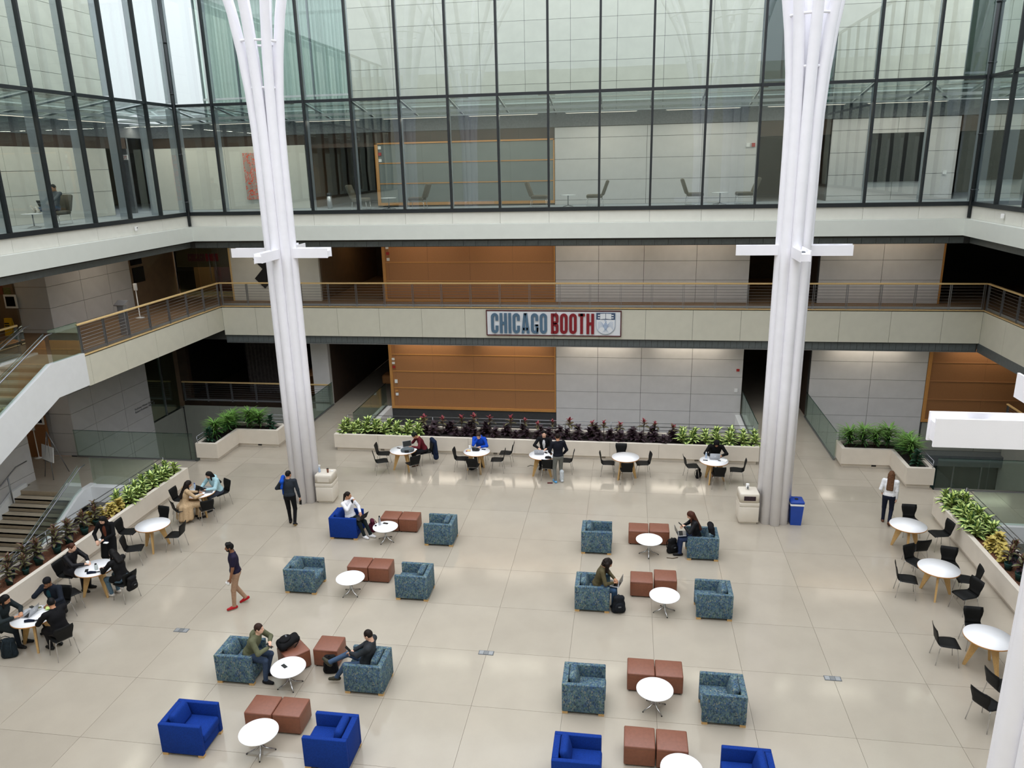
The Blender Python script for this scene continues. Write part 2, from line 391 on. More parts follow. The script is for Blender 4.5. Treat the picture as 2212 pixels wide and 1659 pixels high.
# ---- back wall, level two
w2 = group_root('wall_back_upper', 'cork and grey panelled back wall of the second level')
for a, b in ((-2.0, 13.2), (15.85, 20.36)):
    box('backing', a, b, YB, YB + 0.25, Z2, 7.7, 'wall_joint', w2)
panel_field(w2, [5.43, 7.21, 9.04, 11.13, 13.2], ZR2, YB, 'wall_grey')
panel_field(w2, [15.87, 18.2, 20.36], ZR2, YB, 'wall_grey')
panel_field(w2, [-1.86, -1.72, 0.0, 1.82, 3.64, 5.37], [4.93, 5.68, 6.47, 7.6], YB, 'cork_panel', gap=0.006, t=0.012)
wood_rails(-1.86, 5.37, (5.68, 6.47), w2, 7.6, Z2)
box('wood_stile', 20.36, 20.42, YB - 0.05, YB + 0.2, Z2, 7.6, 'wood_trim', w2)
for x, z, m in ((-1.74, 7.1, 'white_plastic'), (-1.73, 6.85, 'red_paint'), (-1.72, 6.6, 'white_plastic')): box('wall_device', x - 0.06, x + 0.06, YB - 0.06, YB - 0.01, z - .06, z + .06, m, w2)
box('white_wall_block', -8.93, -4.95, YB - 0.03, YB + 0.4, Z2, 7.6, 'fascia_pale', w2)
box('wood_stile', -9.0, -8.93, YB - 0.05, YB + 0.4, Z2, 7.6, 'wood_light', w2)
box('wood_stile', -4.95, -4.86, YB - 0.05, YB + 0.1, Z2, 7.6, 'fascia_pale', w2)
# ---- back wall, level three
w3 = group_root('wall_back_top', 'panelled back wall of the third level behind the glass')
box('backing', -12.3, -5.0, YB, YB + 0.25, Z3, 12.3, 'wall_joint', w3)
box('backing', -2.0, 13.2, YB, YB + 0.25, Z3, 12.3, 'wall_joint', w3)
box('backing', 15.85, 20.36, YB, YB + 0.25, Z3, 12.3, 'wall_joint', w3)
for a, b in ((-5.0, -2.0), (13.2, 15.85), (20.36, 24)): box('header', a, b, YB - 0.02, YB + 0.25, 11.2, 12.3, 'dark_wall', w3)
panel_field(w3, [-12.3, -8.6, -5.0], [8.77, 11.35], YB, 'fascia_pale')
panel_field(w3, [-12.3, -10.6, -8.8, -7, -5.0, -3.2, -1.4, 0.4, 2.2, 4.0, 5.43], [11.35, 11.76], YB + 0.01, 'dark_wall')
panel_field(w3, [5.43, 7.21, 9.04, 11.13, 13.2], ZR3, YB, 'wall_grey')
panel_field(w3, [15.87, 18.2, 20.36], ZR3, YB, 'wall_grey')
panel_field(w3, [-1.86, -1.72, 0.0, 1.82, 3.64, 5.37], [8.95, 9.72, 10.53, 11.28], YB, 'slate_panel', gap=0.006, t=0.012)
wood_rails(-1.86, 5.37, (9.72, 10.53), w3, 11.33, 8.84)
box('wood_rail', -1.99, 5.42, YB - 0.05, YB, 11.28, 11.34, 'wood_trim', w3)
for z, m in ((11.15, 'white_plastic'), (10.9, 'red_paint'), (10.65, 'white_plastic')): box('wall_device', -1.84, -1.72, YB - 0.06, YB - 0.01, z - .06, z + .06, m, w3)
for z, x, m in ((10.9, 13.05, 'red_paint'), (10.9, 12.85, 'white_plastic'), (9.75, 20.0, 'white_plastic')): box('wall_device', x - .06, x + .06, YB - 0.08, YB - 0.03, z - .07, z + .07, m, w3)
box('upper_fascia', -12.3, 24, YB - 0.06, YB, 11.76, 12.3, 'grey_matte', w3)

# ---- rooms and corridors behind the openings
def corridor(name, x0, x1, y1, z0, z1, m, mend, label):
    g = group_root(name, label)
    box('side_wall', x0 - 0.1, x0, YB + 0.26, y1, z0, z1, m, g); box('side_wall', x1, x1 + 0.1, YB + 0.26, y1, z0, z1, m, g)
    box('end_wall', x0, x1, y1, y1 + 0.1, z0, z1, mend, g)
    return g
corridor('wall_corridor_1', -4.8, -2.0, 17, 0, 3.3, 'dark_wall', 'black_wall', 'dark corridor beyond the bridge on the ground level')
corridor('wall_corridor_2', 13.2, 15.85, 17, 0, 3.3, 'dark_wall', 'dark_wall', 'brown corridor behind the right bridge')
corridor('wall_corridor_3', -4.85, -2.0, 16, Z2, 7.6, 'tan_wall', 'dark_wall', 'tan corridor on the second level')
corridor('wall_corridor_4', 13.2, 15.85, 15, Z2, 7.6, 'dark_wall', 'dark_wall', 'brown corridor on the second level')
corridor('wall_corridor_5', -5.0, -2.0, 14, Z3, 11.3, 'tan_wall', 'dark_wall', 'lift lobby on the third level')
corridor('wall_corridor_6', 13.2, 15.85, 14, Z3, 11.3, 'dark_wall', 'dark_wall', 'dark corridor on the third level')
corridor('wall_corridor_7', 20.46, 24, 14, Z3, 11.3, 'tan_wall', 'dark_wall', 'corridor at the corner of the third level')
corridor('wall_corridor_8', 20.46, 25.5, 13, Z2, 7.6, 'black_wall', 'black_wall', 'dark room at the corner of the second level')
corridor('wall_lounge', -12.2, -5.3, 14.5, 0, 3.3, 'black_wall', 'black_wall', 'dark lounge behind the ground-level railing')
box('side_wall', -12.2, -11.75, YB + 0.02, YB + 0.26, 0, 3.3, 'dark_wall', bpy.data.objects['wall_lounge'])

# ---- floor slabs of the upper levels
f2 = group_root('floor_second', 'tan floor of the second level walkway')
box('slab', -18, 26, 7.06, 18, 3.3, Z2 - 0.02, 'ceil_dark', f2); box('slab', -18, -8.98, -1.75, 7.06, 3.75, Z2 - 0.02, 'ceil_dark', f2)
box('slab', -18, -10.75, -14, -1.75, 3.75, Z2 - 0.02, 'ceil_dark', f2); box('slab', 21.62, 26, -24, 7.06, 3.3, Z2 - 0.02, 'ceil_dark', f2)
box('carpet', -18, 26, 6.97, 18, Z2 - 0.02, Z2, 'carpet_brown', f2); box('carpet', -18, -8.87, -1.75, 6.97, Z2 - 0.02, Z2, 'carpet_brown', f2)
box('carpet', -18, -10.75, -14, -1.75, Z2 - 0.02, Z2, 'carpet_brown', f2); box('carpet', 21.52, 26, -24, 6.97, Z2 - 0.02, Z2, 'carpet_brown', f2)
f3 = group_root('floor_third', 'grey floor of the third level gallery')
box('slab', -18, 26, 5.62, 15, 7.62, Z3 - 0.02, 'ceil_dark', f3); box('slab', -18, XL - 0.17, -24, 5.62, 7.62, Z3 - 0.02, 'ceil_dark', f3); box('slab', XR + 0.17, 26, -24, 5.62, 7.62, Z3 - 0.02, 'ceil_dark', f3)
box('carpet', -18, 26, 5.45, 15, Z3 - 0.02, Z3, 'grey_floor', f3); box('carpet', -18, XL, -24, 5.45, Z3 - 0.02, Z3, 'grey_floor', f3); box('carpet', XR, 26, -24, 5.45, Z3 - 0.02, Z3, 'grey_floor', f3)
c3 = struct(box('ceiling_third', -5.0, 24, YB + 0.25, 14.2, 11.3, 11.45, 'ceil_dark'), 'ceiling over the third level corridors')

# ---- level-two fascia: stone panels with a thin wood strip above and a tiled grey band below
fa = group_root('wall_fascia_second', 'pale stone fascia of the second level balcony')
X2L, X2R, Y2 = -8.85, 21.5, 6.95
xs = [X2L] + [XC + MOD * k for k in range(-7, 9) if X2L + .3 < XC + MOD * k < X2R - .3] + [X2R]
panel_field(fa, xs, [3.53, 4.74], Y2 + 0.05, 'fascia_stone', gap=0.01, t=0.05)
panel_field(fa, [-1.73, -1.5, 0.3, 2.1, 3.9, 5.7, Y2], [3.75, 4.74], X2L - 0.05, 'fascia_stone', gap=0.01, t=0.05, plane='+x')
panel_field(fa, [Y2 - 1.82 * k for k in range(16, -1, -1)], [3.53, 4.74], X2R + 0.05, 'fascia_stone', gap=0.01, t=0.05, plane='-x')
box('backing', X2L, X2R, Y2 + 0.05, Y2 + 0.11, 3.5, 4.78, 'wall_joint', fa); box('backing', X2L - 0.12, X2L - 0.05, -1.73, Y2, 3.75, 4.78, 'wall_joint', fa); box('backing', X2R + 0.05, X2R + 0.12, -22, Y2, 3.5, 4.78, 'wall_joint', fa)
box('wood_strip', X2L - 0.02, X2R + 0.02, Y2 - 0.02, Y2 + 0.1, 4.775, 4.805, 'wood_light', fa); box('wood_strip', X2L - 0.1, X2L + 0.02, -1.73, Y2 - 0.02, 4.775, 4.805, 'wood_light', fa); box('wood_strip', X2R - 0.02, X2R + 0.1, -22, Y2 - 0.02, 4.775, 4.805, 'wood_light', fa)
bd = group_root('trim_band_second', 'dark grey tiled band under the second level fascia')
n = 128; wd = (X2R - X2L - 0.1) / n
for k in range(n): box('tile', X2L + 0.05 + k * wd + 0.006, X2L + 0.05 + (k + 1) * wd - 0.006, Y2 + 0.10, Y2 + 0.13, 3.21, 3.52, 'band_tile', bd)
box('backing', X2L, X2R, Y2 + 0.13, Y2 + 0.2, 3.19, 3.53, 'wall_joint', bd); box('edge_strip', X2L, X2R, Y2 + 0.09, Y2 + 0.14, 3.17, 3.2, 'steel', bd)
box('backing', X2R - 0.0, X2R + 0.1, -22, Y2 + .1, 3.19, 3.53, 'band_tile', bd)
box('edge_strip', X2L, X2L + 0.05, Y2 + 0.09, Y2 + 0.14, 3.2, 3.53, 'band_tile', bd)
# ---- level-three fascia, white edge beam and band
fb = group_root('wall_fascia_third', 'pale panels and white edge beam under the third level glass')
xs3 = [XL] + [XC + MOD * k for k in range(-7, 8)] + [XR]
panel_field(fb, xs3, [8.27, 8.72], 5.5, 'fascia_pale', gap=0.008, t=0.05)
ysw = [5.45 - MOD * k for k in range(16, -1, -1)]
panel_field(fb, ysw, [8.27, 8.72], XL - 0.05, 'fascia_pale', gap=0.008, t=0.05, plane='+x')
panel_field(fb, ysw, [8.27, 8.72], XR + 0.05, 'fascia_pale', gap=0.008, t=0.05, plane='-x')
box('backing', XL, XR, 5.5, 5.62, 7.7, 8.76, 'wall_joint', fb); box('backing', XL - 0.17, XL - 0.05, -24, 5.5, 7.7, 8.76, 'wall_joint', fb); box('backing', XR + 0.05, XR + 0.17, -24, 5.5, 7.7, 8.76, 'wall_joint', fb)
b3 = group_root('trim_beam_third', 'continuous white edge beam round the court')
box('beam', XL + 0.22, XR - 0.22, 5.22, 5.5, 7.72, 8.27, 'beam_white', b3); box('beam', XL - 0.05, XL + 0.22, -24, 5.5, 7.72, 8.27, 'beam_white', b3); box('beam', XR - 0.22, XR + 0.05, -24, 5.5, 7.72, 8.27, 'beam_white', b3)
bt = group_root('trim_band_third', 'dark tiled band under the white edge beam')
for k in range(60):
    wd3 = (XR - XL) / 60
    box('tile', XL + k * wd3 + 0.006, XL + (k + 1) * wd3 - 0.006, 5.64, 5.67, 7.42, 7.72, 'band_tile', bt)
box('backing', XL - 3, XR + 3, 5.67, 5.75, 7.4, 7.72, 'wall_joint', bt); box('backing', XL - 0.3, XL - 0.18, -24, 5.6, 7.42, 7.72, 'band_tile', bt); box('backing', XR + 0.18, XR + 0.3, -24, 5.6, 7.42, 7.72, 'band_tile', bt)

# ---- third-level glass walls
ZT, ZTOP = 12.8, 17.0
def glass_wall(name, label, a, pts, plane):
    g = group_root(name, label)
    def bx(nm, u0, u1, d0, d1, z0, z1, m):
        if plane == 'y': box(nm, u0, u1, a + d0, a + d1, z0, z1, m, g)
        elif plane == 'w': box(nm, a - d1, a - d0, u0, u1, z0, z1, m, g)
        else: box(nm, a + d0, a + d1, u0, u1, z0, z1, m, g)
    lo, hi = pts[0], pts[-1]
    bx('base_frame', lo, hi, -0.06, 0.08, 8.70, 8.84, 'mullion_black'); bx('transom', lo, hi, -0.05, 0.07, ZT - 0.05, ZT + 0.05, 'mullion_black'); bx('head_frame', lo, hi, -0.05, 0.07, ZTOP, ZTOP + 0.12, 'mullion_black')
    for i, u in enumerate(pts):
        bx('mullion', u - 0.038, u + 0.038, -0.07, 0.06, 8.84, ZTOP, 'mullion_black')
        bx('fin', u - 0.012, u + 0.012, 0.06, 0.36, 8.84, 12.7, 'fin_glass'); bx('fin', u - 0.012, u + 0.012, 0.06, 0.30, 12.9, ZTOP, 'fin_glass')
        if i < len(pts) - 1:
            for z0, z1 in ((8.84, ZT - 0.05), (ZT + 0.05, ZTOP)):
                u0, u1 = u + 0.04, pts[i + 1] - 0.04
                P4 = [(u0, a, z0), (u1, a, z0), (u1, a, z1), (u0, a, z1)] if plane == 'y' else [(a, u0, z0), (a, u1, z0), (a, u1, z1), (a, u0, z1)]
                MB().add(P4, [(0, 1, 2, 3)]).build('pane', 'wall_glass', g)
    return g
glass_wall('window_1', 'tall black-framed glass wall across the back of the third level', 5.45, [XL] + [XC + MOD * k for k in range(-7, 8)] + [XR], 'y')
glass_wall('window_2', 'black-framed glass wall along the left side of the third level', XL, [5.45 - MOD * k for k in range(15, -1, -1)], 'w')
glass_wall('window_3', 'black-framed glass wall along the right side of the third level', XR, [5.45 - MOD * k for k in range(15, -1, -1)], 'e')
for x, lab in ((XL + 0.06, 'black drain pipe at the left corner of the glass wall'), (XR - 0.06, 'black drain pipe at the right corner of the glass wall')):
    t = tag(MB().tube([(x, 5.36, 8.3), (x, 5.36, 17.0)], 0.055, 10).build('drain_pipe', 'mullion_black'), lab, 'pipe')
    for z in (9.2, 11.0, 13.2, 15.0): MB().tube([(x, 5.36, z), (x, 5.36, z + 0.05)], 0.075, 10).build('pipe_bracket', 'mullion_black', t)
# glazed lean-to roof over the gallery, with a white gutter rail
gr = group_root('roof_gallery', 'sloping glass roof over the third level gallery')
xs3 = [XC + MOD * k for k in range(-9, 10)]
for i, x in enumerate(xs3[:-1]):
    MB().add([(x + .03, 5.5, 12.78), (xs3[i + 1] - .03, 5.5, 12.78), (xs3[i + 1] - .03, YB, 12.3), (x + .03, YB, 12.3)], [(0, 1, 2, 3)]).build('roof_pane', 'wall_glass', gr)
    MB().tube([(x, 5.5, 12.74), (x, YB, 12.26)], 0.035, 6).build('rafter', 'fin_grey', gr)
MB().box(-12.3, 24, 6.95, 7.05, 12.36, 12.46).build('gutter_rail', 'white_paint', gr)
MB().box(-12.3, 24, 6.95, 7.05, 12.22, 12.26).build('gutter_rail', 'white_paint', gr)
for x0, x1 in ((-8.8, -7.2), (-7.2, -5.5), (18.2, 19.8)):
    MB().tube([(x0, 5.6, 12.7), (x1, YB - .1, 12.28)], 0.03, 6).build('brace', 'fin_grey', gr)

xsw = [5.45 - MOD * k for k in range(14, -1, -1)]
for i, y in enumerate(xsw[:-1]):
    MB().add([(XL - .05, y + .03, 12.78), (XL - .05, xsw[i + 1] - .03, 12.78), (-12.0, xsw[i + 1] - .03, 12.3), (-12.0, y + .03, 12.3)], [(0, 1, 2, 3)]).build('roof_pane', 'wall_glass', gr); MB().tube([(XL - .05, y, 12.74), (-12.0, y, 12.26)], 0.035, 6).build('rafter', 'fin_grey', gr)
MB().box(-10.65, -10.55, -20, 6.95, 12.36, 12.46).build('gutter_rail', 'white_paint', gr); MB().box(-10.65, -10.55, -20, 6.95, 12.22, 12.26).build('gutter_rail', 'white_paint', gr)
# ---- left side, ground level and second level
wl = group_root('wall_left', 'grey stone wall along the left side of the court')
box('backing', -12.62, -12.33, 1.33, 6.1, -4.2, 3.75, 'wall_joint', wl)
panel_field(wl, [1.3, 2.55, 4.35, 6.1], ZR1 + [3.75], -12.33, 'wall_grey', plane='+x')
panel_field(wl, [-14.2, -13.22, -12.3], [0.0, 0.13, 0.9, 1.67, 2.42, 3.3], 1.32, 'wall_grey', t=0.02)
box('backing', -14.2, -12.62, 1.32, 1.5, 0.0, 3.3, 'wall_joint', wl)
box('dark_recess', -16.5, -13.25, 1.02, 1.14, 0.0, 3.3, 'cork_dark', wl)
box('low_wall', -12.5, -12.32, 6.1, YB, -4.2, -0.35, 'low_panel', wl); box('corner_filler', -12.6, -12.26, YB - 0.04, YB + 0.3, -4.2, -0.35, 'low_panel', wl)  # last box is a filler added to close a bright gap in the corner
pg = group_root('window_4', 'frameless glass partition between the stone wall and the lounge')
for k, (a, b) in enumerate(((6.16, 7.25), (7.29, YB))):
    box('pane', -12.42, -12.40, a, b, -0.35, 3.6, 'partition_glass', pg); box('frame_post', -12.45, -12.37, a - 0.05, a, -0.35, 3.6, 'steel', pg)
box('room_behind', -15.5, -15.4, 5.8, YB, -0.4, 3.6, 'tan_wall', pg); box('room_behind', -15.5, -12.5, 6.0, 6.1, -0.4, 3.6, 'dark_wall', pg); box('frame_sill', -12.5, -12.35, 6.1, YB, -0.42, -0.35, 'steel', pg)
ws = group_root('wall_left_stair', 'grey stone wall beside the stair going down')
box('backing', -12.62, -12.25, -14, -1.0, -4.2, 3.75, 'wall_joint', ws)
panel_field(ws, [-9.0, -7.2, -5.4, -3.6, -1.0], [-4.1, -2.6, -1.4, 0.3, 1.4, 2.5, 3.7], -12.25, 'wall_grey', plane='+x')
wl2 = group_root('wall_left_upper', 'tan stone wall behind the left walkway of the second level')
box('backing', -12.62, -12.33, 1.33, 9.5, Z2, 7.7, 'wall_joint', wl2)
panel_field(wl2, [1.3, 3.1, 4.7, 6.1], ZR2, -12.33, 'wall_grey', plane='+x'); panel_field(wl2, [6.1, 9.4], [Z2, 7.6], -12.33, 'tan_wall', plane='+x')
panel_field(wl2, [-13.6, -12.3], ZR2, 1.32, 'wall_grey', t=0.02)
box('backing', -18, -12.62, 1.32, 1.45, Z2, 7.7, 'tan_wall', wl2); box('board', -16.8, -13.6, 1.22, 1.31, Z2, 7.6, 'tan_wall', wl2)
box('end_wall', -12.3, -8.95, 10.9, 11.0, Z2, 7.6, 'dark_wall', wl2)
for k, (a, b) in enumerate(((-12.25, -11.2), (-11.2, -10.1), (-10.1, -9.0))): box('brick_panel', a + .01, b - .01, 10.8, 10.9, Z2, 7.6, ('cork_dark', 'sign_frame', 'cork_dark')[k], wl2)
# level three, left gallery
wl3 = group_root('wall_left_top', 'pale stone wall of the left gallery on the third level')
box('backing', -12.2, -11.93, -24, 5.3, Z3, 11.7, 'wall_joint', wl3)
panel_field(wl3, [1.35 + 1.3 * k for k in range(-16, 4)], ZR3[:1] + ZR3[2:5], -11.93, 'fascia_pale', plane='+x')
box('header', -12.2, -11.9, -24, 6.6, 11.33, 11.76, 'dark_wall', wl3); box('upper_fascia', -12.2, -11.88, -24, YB, 11.76, 12.3, 'grey_matte', wl3); box('side_room', -14.5, -14.4, 5.3, YB, Z3, 11.7, 'tan_wall', wl3); box('jamb', -12.2, -11.9, 6.55, 6.7, Z3, 11.76, 'grey_matte', wl3)
es = tag(MB().box(-0.18, 0.18, -0.02, 0.02, -0.1, 0.1).build('exit_sign', 'paper_white', None, (-12.05, 6.52, 11.0)), 'small white exit sign with red letters above the left gallery doorway', 'sign')
# right side walls
wr = group_root('wall_right', 'dark walls on the right side of the court')
box('wall_slab', 24.6, 24.9, -24, 8.6, -4.2, 3.3, 'low_panel', wr); box('wall_slab', 25.6, 25.9, -24, 13, Z2, 7.7, 'black_wall', wr)
panel_field(wr, [5.45 - 1.82 * k for k in range(15, -1, -1)], ZR3[:1] + ZR3[2:5], 23.3, 'wall_grey', plane='-x'); box('backing', 23.3, 23.5, -24, 8, Z3, 12.3, 'dark_wall', wr)
struct(box('wall_front', -18, 26, -26.2, -26.0, -4.2, 17, 'fascia_stone'), 'wall behind the viewpoint')
struct(box('wall_right_lower', 23.4, 23.7, 1.2, 8.0, -4.2, -0.1, 'low_panel'), 'grey wall of the right stair well')
# ---- upper storeys outside the glass
ex = group_root('wall_exterior_back', 'pale stone upper storey seen through the glass')
zz = [12.3, 12.65] + [12.65 + 0.77 * k for k in range(1, 8)]
for a, b, nn in ((-2.95, 13.2, 9), (15.9, 20.4, 2)):
    box('backing', a, b, 8.83, 9.1, 12.3, 18.1, 'wall_joint', ex); panel_field(ex, [a + (b - a) * k / nn for k in range(nn + 1)], zz, 8.83, 'stone_ext')
for a, b in ((13.2, 15.9), (20.4, 24.0)):
    box('pane', a, b, 9.0, 9.02, 12.3, 18.1, 'deep_teal_glass', ex); box('frame_rail', a, b, 8.93, 9.05, 13.2, 13.28, 'fin_grey', ex); box('frame_rail', a, a + .07, 8.93, 9.05, 12.3, 18, 'fin_grey', ex); box('frame_rail', b - .07, b, 8.93, 9.05, 12.3, 18, 'fin_grey', ex); box('room_back', a, b, 11.5, 11.6, 12.3, 18, 'grey_matte', ex)
exg = group_root('window_5', 'glazed upper storey hung with pale green curtains')
for k in range(4):
    x = -9.5 + 1.64 * k; box('pane', x + .03, x + 1.61, 8.85, 8.865, 12.4, 17.2, 'balustrade_glass', exg); box('frame_post', x - .03, x + .03, 8.8, 8.9, 12.4, 17.3, 'fin_grey', exg)
box('frame_rail', -9.55, -2.95, 8.8, 8.92, 13.25, 13.33, 'white_paint', exg); box('frame_rail', -9.6, -2.95, 8.7, 9.3, 17.2, 17.45, 'white_paint', exg); box('frame_post', -9.3, -9.22, 8.75, 8.85, 12.4, 17.3, 'white_paint', exg)
cv = []; N = 240
for i in range(N + 1):
    x = -9.45 + 6.45 * i / N; y = 9.15 + 0.055 * math.sin(i * 1.05) + 0.03 * math.sin(i * 0.37)
    cv += [(x, y, 12.4), (x, y, 17.2)]
tag(MB().add(cv, [(2 * i, 2 * i + 2, 2 * i + 3, 2 * i + 1) for i in range(N)], 0, True).build('curtain', 'curtain_green'), 'long pale green pleated curtain inside the glazed upper storey', 'curtain')
exw = group_root('wall_exterior_left', 'pale stone upper storey outside the left glass wall')
box('backing', -12.3, -12.03, -24, 5.8, 12.3, 18.1, 'wall_joint', exw)
panel_field(exw, [5.8 - 1.6 * k for k in range(18, -1, -1)], [12.3, 13.1, 13.87, 14.64, 15.41, 16.2, 17, 17.7], -12.03, 'stone_ext', plane='+x')
box('end_face', -18, -12.3, 5.5, 5.8, 12.3, 18.1, 'stone_ext', exw)
struct(box('wall_exterior_right', 24, 24.4, -24, 9, 12.3, 18.1, 'stone_ext'), 'stone upper storey on the right')

# ---- cove lamps above the second-level panels
for a, b in ((-1.8, 5.3), (5.5, 13.0), (16.0, 20.2)):
    cl = tag(box('cove_lamp', a, b, YB - 0.3, YB - 0.26, 7.56, 7.6, 'cove_lamp'), {-1.8: 'warm cove lamp above the cork panels of the second level', 5.5: 'warm cove lamp above the long grey panels of the second level', 16.0: 'warm cove lamp above the right grey panels of the second level'}[a], 'lamp')
tag(box('cove_lamp', -12.2, -12.16, 1.5, 6.0, 7.56, 7.6, 'cove_lamp'), 'warm cove lamp above the left stone wall of the second level', 'lamp')
tag(box('corridor_lamp', -4.4, -2.4, 11.5, 11.7, 7.55, 7.6, 'cove_lamp'), 'ceiling lamp in the tan corridor of the second level', 'lamp')
tag(box('corridor_lamp', 13.9, 15.2, 9.6, 9.72, 11.24, 11.29, 'cove_lamp'), 'warm ceiling lamp in the dark corridor of the third level', 'lamp')
tag(box('corridor_lamp', -14.8, -13.4, 0.2, 0.3, 3.25, 3.3, 'cove_lamp'), 'warm ceiling lamp over the dark doorway beside the stair', 'lamp')
tag(box('corridor_lamp', -15.5, -13.5, -0.3, -0.2, 7.56, 7.6, 'cove_lamp'), 'warm ceiling lamp in front of the poster board', 'lamp')
tag(box('corridor_lamp', -4.2, -2.6, 9.4, 9.5, 11.24, 11.29, 'cove_lamp'), 'warm ceiling lamp in the lift lobby', 'lamp')
tag(box('corridor_lamp', 14.0, 15.0, 12.0, 12.1, 7.55, 7.6, 'cove_lamp'), 'ceiling lamp in the brown corridor of the second level', 'lamp')

for i, x in enumerate((-7.0, -0.2, 3.6, 7.3, 11.0, 18.0)): fill_lamp('added flat fill lamp in the soffit over the second-level walkway', x, 7.3, 7.61, 2.6, 0.3, 6, group='added fill lamps of the second level')  # fill lamps added to lift the shaded second-level walls
fill_lamp('added flat fill lamp in the soffit over the left walkway', -10.9, 3.6, 7.61, 0.2, 1.6, 7); fill_lamp('added flat fill lamp in the soffit over the glass doors', -10.6, 10.1, 7.59, 1.8, 0.2, 26)  # both added as fill, for the left wall and the door recess
for i, x in enumerate((-10.5, -7.0, -3.4, 0.2, 3.6, 7.3, 11.0, 14.6, 18.0, 22)): fill_lamp('added flat fill lamp under the gutter rail of the third-level gallery', x, 7.0, 12.2, 2.6, 0.12, 22, group='added gallery fill lamps of the third level')  # row of lamps added to brighten the gallery behind the glass
for i, y in enumerate((-4, -0.8, 2.6)): fill_lamp('added flat fill lamp under the roof of the left gallery', -10.6, y, 12.2, 0.12, 2.6, 22, group='added gallery fill lamps of the left side')  # added likewise to brighten the left gallery

# outer shell that closes the rooms behind the galleries
for nm, a in (('wall_outer_left', (-18.3, -18, -24, 18.3, -4.5, 12.3)), ('wall_outer_right', (26, 26.3, -24, 18.3, -4.5, 12.3)), ('wall_outer_back', (-18, 26, 18, 18.3, -4.5, 12.3)), ('wall_outer_west_room', (-15.5, -12.3, 8.62, 8.75, -0.4, 3.6))):
    struct(box(nm, *a, 'tan_wall'), 'plain outer wall closing the rooms behind the galleries')
struct(box('roof_outer_left', -18.3, -12.2, -24, 5.5, 12.3, 12.5, 'ceil_dark'), 'roof over the rooms left of the gallery'); struct(box('roof_outer_back', -18.3, 26, 9.1, 18.3, 12.25, 12.4, 'ceil_dark'), 'roof over the rooms behind the gallery')
for i, x in enumerate((-0.2, 3.6, 7.3, 11.0, 18.0, 22.5)): fill_lamp('added flat fill lamp in the soffit over the ground-level wall', x, 7.85, 3.29, 2.8, 0.5, 10, group='added fill lamps of the ground level')  # fill added under the balcony to brighten the ground-level wall
# ================================================================== RAILINGS, STAIRS, COLUMNS
def cable_rail(name, label, p0, p1, z, sp=1.21, h=1.0, wood=True, n_cable=7):
    p0, p1 = Vector((p0[0], p0[1], 0)), Vector((p1[0], p1[1], 0)); L = (p1 - p0).length; ang = math.atan2(p1.y - p0.y, p1.x - p0.x)
    t = thing(name, label, 'railing', (p0.x, p0.y, z), ang)
    if wood: MB().rbox(-0.03, L + 0.03, -0.045, 0.045, h - 0.05, h + 0.01, 0.012, seg=1, smooth=False).build('handrail', 'wood_light', t)
    else: MB().tube([(0, 0, h), (L, 0, h)], 0.02, 8).build('handrail', 'steel', t)
    k = max(1, round(L / sp)); pm = MB().box(-0.034, -0.022, -0.03, 0.03, 0, h - 0.05).box(0.022, 0.034, -0.03, 0.03, 0, h - 0.05).box(-0.03, 0.03, -0.02, 0.02, 0.0, 0.05).mesh('post', 'steel')
    for i in range(k + 1): link('post', pm, t, (min(max(L * i / k, 0.05), L - 0.05), 0, 0))
    for i in range(n_cable):
        zz = 0.18 + (h - 0.32) * i / (n_cable - 1); MB().tube([(0.05, 0, zz), (L - 0.05, 0, zz)], 0.007, 4).build('cable', 'steel', t)
    MB().box(0.05, L - 0.05, -0.012, 0.012, 0.03, 0.12).build('toe_board', 'steel', t)
    return t
cable_rail('balcony_railing', 'long wood-capped cable railing above the fascia with the big sign', (X2L, Y2 + 0.06), (X2R, Y2 + 0.06), Z2)
cable_rail('balcony_railing', 'wood-capped cable railing along the left walkway of the second level', (X2L - 0.06, -1.75), (X2L - 0.06, Y2), Z2)
cable_rail('balcony_railing', 'wood-capped cable railing along the right walkway of the second level', (X2R + 0.06, Y2), (X2R + 0.06, -12.0), Z2)
cable_rail('balcony_railing', 'short wood-capped cable railing at the top left of the stair', (-10.9, -6.0), (-10.9, -1.95), Z2)
cable_rail('lounge_railing', 'wood-capped cable railing in front of the dark lounge', (-12.1, YB - 0.02), (-4.85, YB - 0.02), 0.02, h=0.95)
cable_rail('stairwell_railing', 'thin steel cable railing on the right stair well wall', (23.3, 1.4), (23.3, 7.9), 0.0, h=0.9)

def glass_rail(name, label, p0, p1, z=0.0, h=1.07, n=None, rail=False):
    p0, p1 = Vector((p0[0], p0[1], 0)), Vector((p1[0], p1[1], 0)); L = (p1 - p0).length; ang = math.atan2(p1.y - p0.y, p1.x - p0.x)
    t = thing(name, label, 'balustrade', (p0.x, p0.y, z), ang); n = n or max(1, round(L / 1.4))
    for i in range(n): MB().box(L * i / n + 0.006, L * (i + 1) / n - 0.006, -0.008, 0.008, 0.03, h).build('pane', 'balustrade_glass', t)
    MB().box(0, L, -0.03, 0.03, 0.0, 0.05).build('base_shoe', 'steel', t)
    MB().box(0, L, -0.011, 0.011, h, h + 0.012).build('top_edge', 'steel' if rail else 'deep_teal_glass', t)
    return t
glass_rail('glass_balustrade', 'glass balustrade on the left edge of the left bridge', (-4.76, 3.8), (-4.76, YB), n=4)
glass_rail('glass_balustrade', 'glass balustrade on the right edge of the left bridge beside the cork wall', (-2.23, 4.1), (-2.23, YB), n=4)
glass_rail('glass_balustrade', 'glass balustrade on the left edge of the right bridge, partly behind the column', (13.23, 4.1), (13.23, YB), n=4)
glass_rail('glass_balustrade', 'glass balustrade on the right edge of the right bridge', (15.81, 3.5), (15.81, YB), n=4)
